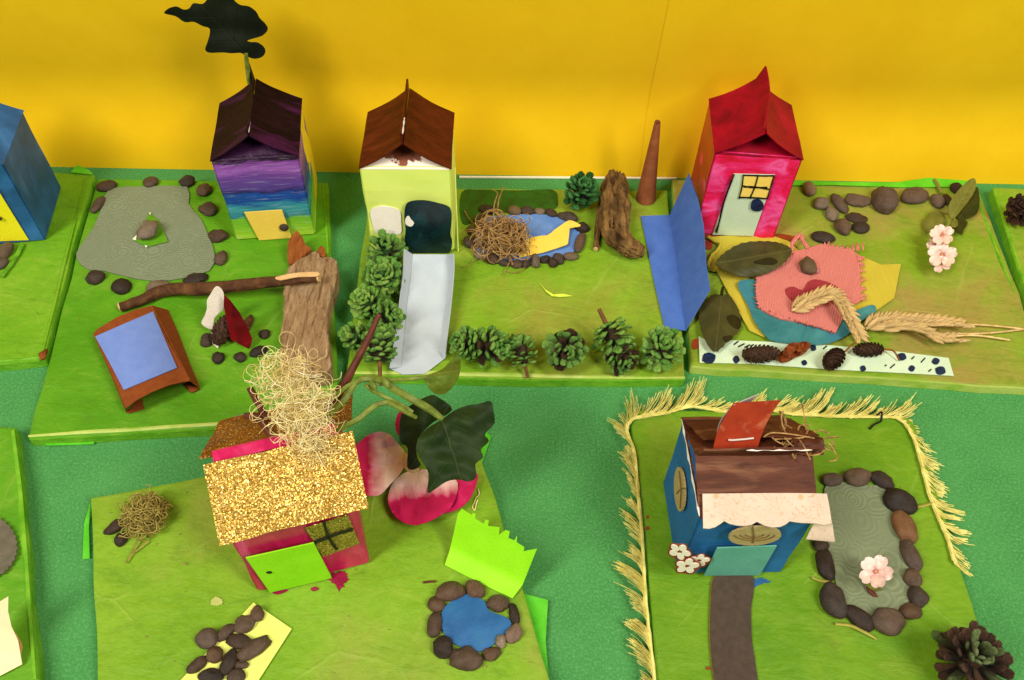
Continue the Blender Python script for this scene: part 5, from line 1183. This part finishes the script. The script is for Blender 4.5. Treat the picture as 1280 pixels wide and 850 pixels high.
PR = [(562.5, 738.5, 36, 25, -10, m_peb), (594.5, 736, 28, 22, 30, m_peb), (622.5, 753.5, 29, 20, 5, m_peb), (643, 767.5, 14, 26, -15, m_pebd), (614, 816.6, 23, 17, -20, m_peb), (554, 809, 27, 25, 15, m_pebd), (543, 781, 19, 31, 0, m_peb), (545, 755, 23, 19, 15, m_peb)]
PR_L = ['broad brown pebble in the pool ring next to the small side pebble', 'brown pebble in the pool ring touching the neon green card', 'oval brown pebble in the pool ring below the neon card corner', 'thin dark upright pebble in the pool ring above the reddish one', 'flat brown pebble in the pool ring touching the speckled stone', 'dark chunky pebble in the pool ring next to the largest stone', 'tall brown pebble in the pool ring opposite the reddish one', 'small brown pebble in the pool ring between tall and broad pebbles']
for i, a in enumerate(PR): stone(*a[:5], mat=a[5], label=PR_L[i], group='pebbles round the deep blue pool')
stone(581.6, 823, 43, 28, 3, m_peb, 'largest oval brown stone in the ring of the deep blue pool', cat='stone', name='stone')
stone(641.6, 792, 19, 24, 20, m_pebr, 'reddish brown pebble in the ring of the deep blue pool')
stone(626, 801, 14, 18, 10, m_pebs, 'small pale speckled stone at the edge of the deep blue pool', cat='stone', name='stone', z=Z+.001)
# neon fringe card
def nz(x, y):
    a = Vector(Q5([(457, 428)])[0]); b = Vector(Q5([(705, 550)])[0]); d = (b-a).normalized(); n = Vector((d.y, -d.x)); s = (Vector((x, y))-a).dot(n)
    return Z+.0012+.0040*min(s, 22)/22+.020*max(0, s-22)/42
NC = [(505, 240), (520, 222), (555, 245), (560, 238), (570, 240), (568, 258), (600, 278), (605, 262), (618, 265), (615, 285), (658, 290), (655, 318), (680, 300), (695, 305), (690, 330), (712, 338), (722, 320), (720, 345), (748, 362), (746, 378), (795, 368), (770, 430), (742, 500), (705, 550), (640, 520), (540, 470), (457, 428), (475, 375), (490, 310)]
o = pxsheet('paper_hedge', Q5(NC), nz, m_neon, None, 5, .0005); tag(o, 'neon green card with a snipped fringed top behind the blue pool', 'paper hedge')
# moss nest and eggs
m_moss = M('dry_moss', '#7c6c30', '#a8984e', 300, rough=.85, rnd=.2)
c = P(179, 641, Z+.008)
t = thing('moss_nest', 'small dry moss nest with dark pebbles on the gold house board', 'nest', (c.x, c.y, Z))
strands('fibres', tangle((c.x, c.y, Z+.0060), .0092, .0108, .0060, 200, .0017, 12, .6, 8, Z+.0006, .3, kick=1.0), .00030, m_moss, t, kind='stuff', sides=4)
strands('loose_fibre', [[P(x, y, z) for x, y, z in cr(q, 4, False)] for q in ([(176, 672, .010), (169, 683, .0095), (163, 694, .0095), (158, 704, .009)], [(185, 676, .010), (176, 684, .0095), (166, 692, .009)], [(196, 640, .012), (203, 633, .013), (207, 640, .012)])], .0005, m_moss, t, sides=4)
stone(145, 657, 28, 16, -32, m_pebd, 'dark oval pebble partly under the moss nest', group=None)
stone(152, 672.6, 15, 19, 10, m_pebd, 'small dark pebble just in front of the moss nest')
stone(167, 656, 15, 16, 0, m_pebl, 'pale grey pebble held in the moss nest edge', z=Z+.003)
# sisal tuft on the gold roof
m_sisal = M('sisal_fibre', '#dcc476', '#f0e0a4', 300, rough=.75, rnd=.25)
tc_ = P(382, 545, .088); M0 = hg.M
t = thing('sisal_tuft', 'curly cream sisal fibre tuft rising like smoke from the gold roof', 'fibre tuft', (tc_.x, tc_.y, .0800))
lines = []
for (px, py, z, rx, rz, n, sd) in ((395, 566, .086, .0085, .006, 30, 1), (384, 540, .094, .0115, .010, 70, 2), (370, 505, .104, .0140, .012, 80, 3), (358, 470, .113, .0145, .012, 50, 4)):
    c = P(px, py, z); lines += tangle((c.x, c.y, c.z), rx, rx*.62, rz, n*2, .0021, 22, .5, sd*9, .079, .5, kick=.9)
# hanging drape over the front of the roof
rs_ = random.Random(4); rs_.shuffle(lines); nl = len(lines)
strands('fibres', lines[:int(nl*.27)], .00016, m_sisal, t, kind='stuff', sides=4, taper=True)
strands('coarse_fibres', lines[int(nl*.36):int(nl*.45)], .00024, M('tan_sisal', '#b89a4e', '#d8be78', 300, rough=.8), t, kind='stuff', sides=4, taper=True)
strands('fine_fibres', lines[int(nl*.50):int(nl*.66)], .00014, M('pale_sisal', '#ecdca4', '#f6ecc4', 300, rough=.7), t, kind='stuff', sides=3)
wisp = []
for k in range(26):
    px, py, z = 372+rs_.uniform(-30, 28), 500+rs_.uniform(-45, 55), .100; pts = [(px, py, z)]; a = rs_.uniform(0, 6.28)
    for j in range(7): a += rs_.gauss(0, .75); px += 9*math.cos(a); py += 8*math.sin(a); z = max(.086, z+rs_.uniform(-.002, .003)); pts.append((px, py, z))
    wisp.append([P(*q) for q in cr(pts, 4, False)])
strands('stray_fibres', wisp, .00017, m_sisal, t, kind='stuff', sides=4)
# plant cutting
m_stalk = M('green_stalk', '#5c6a20', '#7c8a34', 200, rough=.5, spec=.4)
m_twig = M('red_twig', '#4c1f12', '#6a3220', 200, rough=.6, spec=.3)
m_ivy = leafmat('dark_ivy_leaf', '#17260c', '#263a12', '#46572a', 4, .6, .9)
m_ivyy = leafmat('young_ivy_leaf', '#4a5c18', '#6a7c28', '#8c983c', 4, .45, .9)
Q4 = lambda p: Q(3.54, 400, 430, p)
t = thing('plant_cutting', 'leafy ivy cutting with twisting green stems stuck in the gold roof', 'plant cutting', tuple(P(412, 535, .0800)))
def st(nm, pts, rad, mat=m_stalk):
    rad = [r*.82 for r in rad]
    return tube(nm, [P(*Q4([(x, y)])[0], z) for x, y, z in pts], rad, mat, t, 8, .15, 2, n=5)
st('stem', [(10, 345, .082), (55, 300, .089), (110, 245, .094), (165, 165, .096), (220, 150, .096), (290, 165, .094)], [.0020, .0020, .0019, .0018, .0018, .0020])
st('stem', [(20, 300, .083), (60, 240, .090), (120, 190, .095), (180, 160, .097), (230, 155, .096), (285, 170, .094)], [.0016, .0017, .0016, .0016, .0016, .0016])
st('stem', [(285, 165, .094), (330, 200, .091), (400, 240, .086), (480, 285, .080), (540, 330, .074)], [.0021, .0022, .0022, .0023, .0018])
st('stem', [(280, 160, .0945), (350, 158, .094), (420, 152, .0935), (470, 145, .093)], [.0014, .0013, .0012, .0010])
st('stem', [(5, 380, .081), (90, 370, .085), (170, 330, .089), (240, 275, .091), (300, 258, .091), (345, 280, .088), (425, 325, .080)], [.0018, .0018, .0017, .0017, .0016, .0016, .0012])
st('stem', [(200, 180, .0955), (240, 210, .092), (300, 240, .090), (370, 275, .086), (410, 300, .083)], [.0011, .0012, .0012, .0012, .001])
st('node', [(222, 170, .0965), (238, 185, .0965), (245, 205, .095)], [.0012, .0019, .0010]); st('node', [(275, 150, .0955), (292, 170, .0955), (300, 190, .094)], [.0015, .0023, .0014])
def lz(x, y): return .060+.012*max(-1, (560-y)/70)+.006*mn.noise((x*.035, y*.045, 1))
BLF = cr(Q4([(425, 462), (440, 410), (480, 370), (545, 330), (590, 297), (650, 272), (700, 265), (755, 253), (768, 300), (772, 350), (728, 398), (748, 428), (712, 465), (722, 500), (688, 530), (692, 585), (660, 607), (610, 598), (560, 607), (510, 640), (475, 655), (480, 570), (440, 500)]), 3)
leaf('leaf', BLF, lz, m_ivy, (Q4([(540, 335)])[0], Q4([(630, 610)])[0]), t, 4)
leaf('leaf', cr(Q4([(350, 400), (360, 310), (410, 265), (490, 226), (530, 240), (585, 290), (500, 345), (432, 420), (430, 500), (446, 535), (410, 555), (385, 540), (388, 460), (358, 435)]), 3), lambda x, y: .046+.01*(530-y)/60+.006*mn.noise((x*.035, y*.045, 6)), m_ivy, (Q4([(560, 290)])[0], Q4([(400, 545)])[0]), t, 4)
leaf('leaf', cr(Q4([(458, 142), (500, 128), (545, 108), (580, 70), (602, 35), (622, 80), (612, 150), (575, 200), (540, 222), (500, 212), (468, 172)]), 3), lambda x, y: .088+.010*mn.noise((x*.03, y*.05, 4)), m_ivyy, (Q4([(458, 142)])[0], Q4([(610, 120)])[0]), t, 3)
o = tube('red_twig', [P(x, y, z) for x, y, z in ((405, 526, .0822), (422, 494, .090), (440, 462, .098), (458, 428, .105), (474, 393, .112))], [.0022, .0022, .0019, .0016, .0014], m_twig, None, 8, .25, 3, n=4); tag(o, 'straight reddish brown twig stuck upright in the gold roof', 'twig')
tube('split', [P(x, y, z) for x, y, z in ((428, 490, .0915), (436, 474, .095), (444, 461, .097))], [.0009, .0016, .0006], m_twig, o, 6, .3, 2, n=3)
for pts, lb in (([(336, 535, .0815), (325, 508, .088), (312, 484, .094)], 'short bent dark twig poking from the sisal tuft'), ([(340, 545, .081), (322, 522, .086), (305, 520, .088)], 'low reddish twig stub behind the sisal tuft')):
    o = tube('dark_twig', [P(*p) for p in pts], [.0016, .0018, .0014], m_twig, None, 7, .3, 4, n=4); tag(o, lb, 'twig')
# magenta silk flower
m_mag = petalmat('magenta_petal', '#ead9b4', '#f0cdbf', '#c01656', .38, .60)
m_mag2 = petalmat('magenta_petal_soft', '#ecdcbc', '#f4d6cf', '#b8164f', .40, .74)
t = thing('silk_flower', 'large magenta and cream silk flower beside the gold house', 'flower', tuple(P(520, 600, Z)))
cp = Q4([(385, 530)])[0]
def pz(z0, h, cx, cy, r): return lambda x, y: z0+h*max(0, 1-((x-cx)**2+(y-cy)**2*1.5)/(r*r))+.0030*mn.noise((x*.06, y*.06, z0*99))+.0014*mn.noise((x*.14, y*.14, z0*33))
leaf('petal', cr(Q4([(130, 470), (165, 440), (210, 405), (262, 388), (312, 402), (350, 445), (378, 490), (362, 560), (310, 620), (262, 667), (205, 668), (150, 640), (125, 560)]), 4), pz(Z+.013, -.004, 470, 575, 50), m_mag2, (cp, Q4([(150, 530)])[0]), t, 4)
leaf('petal', cr(Q4([(345, 590), (400, 560), (470, 555), (540, 580), (605, 605), (600, 680), (560, 740), (480, 785), (410, 800), (340, 770), (302, 700), (312, 635)]), 4), pz(Z+.009, -.004, 525, 612, 55), m_mag, (Q4([(410, 510)])[0], Q4([(430, 800)])[0]), t, 4)
leaf('petal', cr(Q4([(560, 600), (640, 580), (695, 572), (692, 620), (660, 690), (610, 730), (555, 746), (580, 690)]), 4), pz(Z+.003, .003, 580, 615, 40), m_mag, (Q4([(400, 510)])[0], Q4([(640, 720)])[0]), t, 4)
leaf('petal', cr(Q4([(332, 360), (345, 308), (368, 298), (420, 330), (400, 400), (352, 408)]), 4), Z+.010, m_mag, (cp, Q4([(335, 320)])[0]), t, 4)
pxsheet('heart', cr(Q4([(368, 490), (382, 482), (396, 505), (420, 525), (440, 555), (410, 570), (380, 555), (366, 530)]), 3), pz(Z+.011, .002, 512, 582, 20), M('cream_heart', '#cfae78', '#dcc294', 200), t, 3, .0004)
# yellow thread by the flower
o = strands('thread_snippet', [[P(x, y, Z+.0009) for x, y in cr(Q4([(700, 640), (705, 665), (690, 680), (685, 700), (675, 720), (685, 735), (692, 705), (698, 690)]), 4, False)]], .0003, m_sisal, None); tag(o, 'tiny curled cream thread on the board edge near the neon card', 'thread')
o = strands('bark_sliver', [[P(x, y, Z+.0008) for x, y in Q5([(378, 493), (400, 490), (424, 489)])]], .0006, m_twig, None, sides=5); tag(o, 'thin reddish bark sliver in front of the magenta drips', 'bark sliver')
# ================================================================== fringed board
o = pxsheet('paper_pond', cr([(1034, 603), (1070, 606), (1106, 610), (1120, 640), (1128, 668), (1138, 700), (1142, 740), (1118, 768), (1080, 772), (1052, 756), (1044, 722), (1036, 690), (1032, 640)], 3), Z+.0011, m_gpond2, None, 12, .0005, wob=.0004); tag(o, 'sage grey embossed paper pond beside the blue fringed house', 'paper pond')
FS = [(1026, 681, 20, 17, 0, m_pebd), (1032, 706, 21, 35, 0, m_pebd), (1074, 772.5, 38, 22, 35, m_pebd), (1138, 764.5, 30, 18, -5, m_peb), (1147.5, 745.5, 24, 24, 0, m_pebd), (1141, 722.5, 22, 22, 0, m_peb), (1139, 694, 23, 38, -12, m_peb), (1102.5, 600, 30, 18, 32, m_pebd), (1072, 595.6, 35, 21, -8, m_peb), (1040, 599, 27, 17, -5, m_peb)]
FS_L = ['small dark stone half hidden under the floral awning flap', 'upright dark oval stone between the awning flap and the tall dark stone', 'dark slanted stone between the tall dark and the broad round stone', 'flat oval stone between the broad round stone and the round dark one', 'round dark pitted stone above the flat oval in the sage pond ring', 'small squarish brown stone in the sage pond ring', 'long upright brown stone under the russet orange one', 'dark slanted stone beside the big blackish one in the ring', 'largest pale brown oval stone on the far rim of the sage pond', 'grey brown stone tucked against the brown roof side']
for i, a in enumerate(FS): stone(*a[:5], mat=a[5], label=FS_L[i], group='stones round the sage pond', cat='stone', name='stone')
stone(1042.5, 750, 31, 41, -5, m_pebd, 'tall dark stone at the corner of the sage pond nearest the paper road', cat='stone', name='stone')
stone(1111, 777.5, 40, 32, 0, m_peb, 'broad round brown stone at the foot of the sage pond', cat='stone', name='stone')
stone(1124, 627, 40, 28, 22, m_pebd, 'big blackish stone above the russet one by the sage pond', cat='stone', name='stone')
stone(1130.5, 658, 27, 37, -8, m_pebr, 'russet orange stone in the ring round the sage pond', cat='stone', name='stone')
t = thing('pink_flower', 'single pale pink silk flower on the sage grey pond', 'flower', tuple(P(1095, 714, Z+.0012)))
blossom(1095, 714, 22, Z+.0085, t, m_blos, m_pinkc, 4, sq=.95, cup=.006)
pxsheet('sepal', cr([(1078, 712), (1086, 722), (1096, 733), (1104, 737), (1092, 738), (1080, 728)], 3), Z+.004, m_leafb, t, 4, .0004)
tube('stem', [P(1095, 716, Z+.009), P(1094, 720, Z+.0016)], .0012, m_leafb, t, 6)
o = tube('bark_sliver', [P(x, y, Z+.0022) for x, y in ((1083, 734), (1090, 741), (1097, 746))], [.0006, .0013, .0005], m_twig, None, 6, .2, 1, n=3); tag(o, 'small reddish bark sliver beside the pink flower on the pond', 'bark sliver')
m_grass = M('dry_grass', '#8f8a34', '#a8a04a', 200)
for pts, lb in (([(1044, 780), (1062, 782), (1080, 790), (1096, 799)], 'curved dry grass blade below the sage pond'), ([(1015, 722), (1026, 726), (1038, 728)], 'short dry grass blade beside the tall dark stones'), ([(1145, 634), (1155, 632), (1166, 629)], 'short dry grass blade by the blackish stone')):
    o = tube('grass_blade', [P(x, y, Z+.0013) for x, y in pts], [.0007, .0009, .0009, .0004][:len(pts)], m_grass, None, 5, .2, 1, n=4); tag(o, lb, 'grass blade')
o = tube('bent_wire', [P(x, y, z) for x, y, z in ((1087, 536, .0088), (1092, 531, .009), (1100, 527, .0095), (1102, 522, .0105), (1102, 515, .012), (1096, 519, .012))], .0006, m_black, None, 6, 0, 1, n=4); tag(o, 'small bent black twig lying by the yellow fringe', 'twig')
# big cone in the corner
pinecone(1213, 826, 45, 'large brown pine cone with green flecked scales at the fringed board corner', lambda u, i: S['biggreen'] if u > .80 or i % 11 == 0 else S['big'], m_core, None, (-.08, -.12, 1), 66, 1.1, seed=31, slen=.74, wf=.44)
# straw on the roof of the fringed house and dry leaf bits on the awning
c = P(1010, 549, .0815)
t = thing('straw_wisp', 'wisp of brown straw caught on the brown roof end', 'straw', (c.x, c.y, .0795))
strands('fibres', tangle((c.x, c.y, .0815), .0090, .0040, .0022, 22, .0022, 9, .16, 3, .0795, .15)+[[P(x, y, z) for x, y, z in cr(q, 4, False)] for q in ([(1018, 548, .084), (990, 543, .086), (965, 541, .087), (955, 546, .085)], [(1015, 555, .083), (1000, 556, .082), (985, 562, .081), (975, 568, .080)], [(1016, 545, .084), (995, 548, .084), (968, 549, .084)])], .00042, m_straw, t, kind='stuff', sides=4)
o = strands('straw_curl', [[P(x, y, z) for x, y, z in cr([(974, 514, .086), (980, 520, .086), (982, 530, .084), (979, 538, .082)], 4, False)]], .0006, m_straw, None, sides=5); tag(o, 'curled straw piece behind the red chimney card', 'straw')
t = thing('leaf_crumbs', 'crumbled brown leaf bits on the edge of the floral awning', 'leaf bits', tuple(P(1005, 604, .0655)))
for i, (x, y, r) in enumerate(((1016, 607, 6), (1006, 612, 5), (996, 615, 4), (986, 621, 4), (953, 613, 4))):
    pxsheet('leaf_bit', [(x+r*math.cos(k*1.05)*(.6+.5*abs(math.sin(k*2.3+i))), y+r*.7*math.sin(k*1.05)) for k in range(6)], lambda a, b, i=i: .0665+.0012*mn.noise((a*.3, b*.3, i)), m_dry if i % 2 else m_straw, t, 2, .0004)
# yellow fringe
m_fr = M('yellow_fringe_thread', '#c9bd5c', '#e4da86', 200, rough=.8, spec=.2, rnd=.1)
t = thing('fringe_trim', 'yellow thread fringe trimming three sides of the board', 'fringe', tuple(P(800, 600, Z)))
cord = [(824, 905), (818, 850), (810, 780), (805, 720), (802, 660), (797, 610), (793, 565), (784, 540), (789, 526), (803, 521), (832, 516), (862, 508), (880, 510), (905, 514), (935, 511), (960, 512), (985, 517), (1020, 519), (1060, 521), (1100, 521), (1122, 523), (1136, 536), (1145, 556), (1152, 580), (1160, 612), (1172, 645), (1184, 672), (1192, 700)]
cq = cr(cord, 10, False)
tube('cord', [P(x, y, Z+.0014) for x, y in cq], .0010, m_fr, t, 6, .5, 2)
rf = random.Random(5); lines = []
Ncq = len(cq)
for i in range(1, Ncq-1):
    (x0, y0), (x1, y1) = cq[i-1], cq[i+1]; dx, dy = x1-x0, y1-y0; q = math.hypot(dx, dy); nx, ny = dy/q, -dx/q; tx, ty = dx/q, dy/q
    seg = math.hypot(cq[i+1][0]-cq[i][0], cq[i+1][1]-cq[i][1])
    for _ in range(max(2, int(seg*1.7))):
        u = rf.uniform(-1, 1); bx, by = cq[i][0]+tx*u*seg*.6, cq[i][1]+ty*u*seg*.6
        s_ = i/Ncq; kc = (i+int(u*2))//5; cl = math.sin(kc*12.9898)*.75+math.sin(i*.23+1)*.35; qc = cq[min(Ncq-1, kc*5+2)]; bx, by = bx*.6+qc[0]*.4, by*.6+qc[1]*.4
        if i < Ncq*.27: lean = -.75+.4*cl; ln = 26+11*math.sin(i*.5+1)       # left side: hangs outwards and back towards the front
        elif i < Ncq*.76: lean = 1.7+.8*cl; ln = 29+12*math.sin(i*.43)
        else: lean = 1.6+.6*cl; ln = 30+9*math.sin(i*.6)
        if i < Ncq*.27: lean = 1.5+.6*cl; ln = 31+10*math.sin(i*.5+1)
        lean += rf.uniform(-.22, .22); ln *= rf.uniform(.75, 1.15); ln = max(ln, 10)
        d = (nx*.8+tx*lean, ny*.8+ty*lean)
        kq = max(.25, .62+.36*cl+rf.uniform(-.12, .12)); qd = math.hypot(*d); d = (d[0]/qd, d[1]/qd); b = rf.uniform(-.18, .18)-.22+.15*cl; line = []
        for k in range(6):
            f = k/5; al = ln*(.95*f-.12*f*f); ot = ln*kq*(.22*f+.62*f*f); wv = .05*ln*math.sin(f*4+b*20); ox = tx*al+nx*(ot+wv); oy = ty*al+ny*(ot+wv)
            zz = Z+.0014+.0012*math.sin(f*2.2)-(.0062 if f > .3 else 0)*min(1, (f-.3)/.5)*1.0
            line.append(P(bx+ox, by+oy, max(zz+rf.uniform(0, .0004), .0010)))
        lines.append(line)
strands('threads', lines, .00020, m_fr, t, kind='stuff', sides=3)
# ================================================================== left edge things
stone(6, 313, 18, 20, 0, m_pebl, 'brown stone at the foot of the blue carton house', z=Z, cat='stone', name='stone', group=None)
stone(1, 329, 16, 14, 0, m_peb, 'rounded stone in front of the one touching the blue house', cat='stone', name='stone')
o = pxsheet('bark_scrap_chip', Q2([(140, 708), (172, 690), (164, 722), (146, 730)]), lambda x, y: .0100, m_chip, None, 0, .0016); o.name = 'bark_chip'; tag(o, 'brown wood chip wedged at the board corner by the bench board', 'wood chip')
m_moss2 = M('green_moss_cord', '#4f8a12', '#6aa51e', 200)
o = tube('tissue_cord', [P(x, y, Z+.0012) for x, y in ((28, 305), (22, 318), (14, 331), (2, 346))], .0015, m_moss2, None, 7, .5, 2, n=6); tag(o, 'twisted green tissue cord in front of the blue carton house', 'cord')
m_felt = M('brown_grey_felt', '#5c5648', '#6a6454', 200, rough=.95)
pk = []
for i in range(34):
    a = -1.45+2.9*i/33; r = 44+(2.2 if i % 2 else 0); pk.append((-24+r*math.cos(a)*1.0, 683+r*math.sin(a)*.92))
pk += [(-60, 726), (-60, 640)]
o = pxsheet('felt_piece', pk, crumple(Z+.0020, .0008, .06, 2), m_felt, None, 6, .001); tag(o, 'grey brown felt piece with pinked zigzag edge', 'felt')
m_cream = M('cream_paper', '#ecd3a4', '#f2dcb2', 60)
t = thing('paper_curl', 'cream paper strip bent into a curl on the dark green board', 'paper curl', tuple(P(8, 800, Z)))
QL = lambda p: Q(2.65, 0, 530, p)
ta = QL([(-40, 600), (0, 585), (30, 570)]); ml = QL([(-40, 720), (-5, 700), (22, 640)])
pc = [[P(x, y, z) for (x, y), z in zip(QL(r), zr)] for r, zr in (([(-60, 560), (-20, 600), (28, 570)], (.030, .031, .032)), ([(-60, 640), (-20, 660), (27, 620)], (.024, .026, .027)), ([(-60, 720), (-15, 725), (38, 670)], (.018, .019, .021)), ([(-60, 800), (0, 790), (60, 715)], (.013, .013, .016)), ([(-60, 860), (0, 834), (74, 795)], (.0095, .0092, .0095)))]
gsheet('outer_face', pc, m_cream, t, .0005)
m_tan = M('tan_paper_inside', '#b98a50', '#c99c60', 60)
pc = [[P(x, y, z) for (x, y), z in zip(QL(r), zr)] for r, zr in (([(34, 695), (45, 688), (52, 692)], (.0165, .017, .0165)), ([(45, 720), (62, 712), (70, 722)], (.013, .014, .014)), ([(60, 770), (70, 765), (76, 738)], (.0100, .0105, .012)))]
gsheet('inner_face', pc, m_tan, t, .0005)
# leaf flag on the rainbow house
QK = lambda p: Q(5.667, 200, 0, p)
m_dleaf = leafmat('blackish_leaf', '#090e04', '#121807', '#141a09', 4, .7, .9)
t = thing('leaf_flag', 'dark lobed leaf on a green stalk stuck in the maroon roof', 'leaf', tuple(P(311, 98, .0915)))
lc = hr.M @ Vector((0, .027, .090))
def PYl(px, py, Y):
    d = ray(px, py); return EYE+d*(Y/d.y)
LK = cr(QK([(30, 95), (60, 62), (115, 48), (165, 70), (205, 62), (235, 25), (300, 30), (340, -8), (420, -60), (500, -30), (530, 10), (570, 38), (630, 48), (680, 85), (705, 130), (745, 170), (763, 210), (730, 250), (680, 268), (618, 288), (640, 300), (690, 303), (735, 335), (745, 375), (715, 408), (660, 416), (610, 395), (570, 375), (510, 378), (440, 372), (350, 374), (320, 350), (335, 300), (352, 240), (348, 200), (300, 185), (240, 155), (175, 157), (110, 115)]), 3)
bm = bmesh.new(); uvl = bm.loops.layers.uv.new('UVMap')
bm.faces.new([bm.verts.new((x, y, 0)) for x, y in LK]); cutgrid(bm, 4); bmesh.ops.triangulate(bm, faces=[f for f in bm.faces if len(f.verts) > 4])
a0, a1 = Vector(QK([(600, 370)])[0]), Vector(QK([(300, 40)])[0]); dd = a1-a0
for f in bm.faces:
    for lp_ in f.loops:
        q = Vector((lp_.vert.co.x, lp_.vert.co.y))-a0; lp_[uvl].uv = (q.dot(dd)/dd.length_squared, (q.x*-dd.y+q.y*dd.x)/dd.length_squared)
for v in bm.verts:
    x, y = v.co.x, v.co.y; v.co = PYl(x, y, lc.y-.006+.0030*mn.noise((x*.03, y*.04, 2))+.00010*(70-y)*.5)
vs = solid(bm, 0)
for v in vs: v.co.y += .0005
link_bm('blade', bm, m_dleaf, t)
tube('stalk', [PYl(311.5, 104, lc.y-.004), PYl(310, 90, lc.y-.004), PYl(308.5, 78, lc.y-.0045), PYl(307.5, 66, lc.y-.0055)], [.0014, .0016, .0015, .0012], m_stalk, t, 8, n=4)

# crumbs and paper dust lying on the boards and the table
rc = random.Random(77); bmc = {}
m_crumb = M('dust_crumbs', '#6a5a30', '#a89a5c', 900)
for k in range(420):
    x, y = rc.uniform(20, 1270), rc.uniform(235, 845)
    bm = bmc.setdefault(0, bmesh.new()); z = Z+.0006; p = P(x, y, z); r = rc.uniform(.0002, .00055)
    vs = [bm.verts.new(p+Vector((rc.uniform(-1.6, 1.6)*r, rc.uniform(-1.6, 1.6)*r, (i == 3)*r))) for i in range(4)]
    for f in ((0, 1, 2), (0, 1, 3), (1, 2, 3), (2, 0, 3)): bm.faces.new([vs[i] for i in f])
# keep only the crumbs that land on a board
def inside(p, poly):
    c = False
    for i in range(len(poly)):
        a, b = poly[i], poly[i-1]
        if (a.y > p.y) != (b.y > p.y) and p.x < (b.x-a.x)*(p.y-a.y)/(b.y-a.y)+a.x: c = not c
    return c
bm = bmc[0]; polys = [[P(x, y, Z) for x, y in pl] for pl in BOARDS]
dead = [v for v in bm.verts if not any(inside(v.co, pl) for pl in polys)]
bmesh.ops.delete(bm, geom=dead, context='VERTS')
o = link_bm('crumbs', bm, m_crumb, None, recenter=False); o['kind'] = 'stuff'; o['label'] = 'fine brown crumbs and paper dust scattered over the green boards'; o['category'] = 'crumbs'
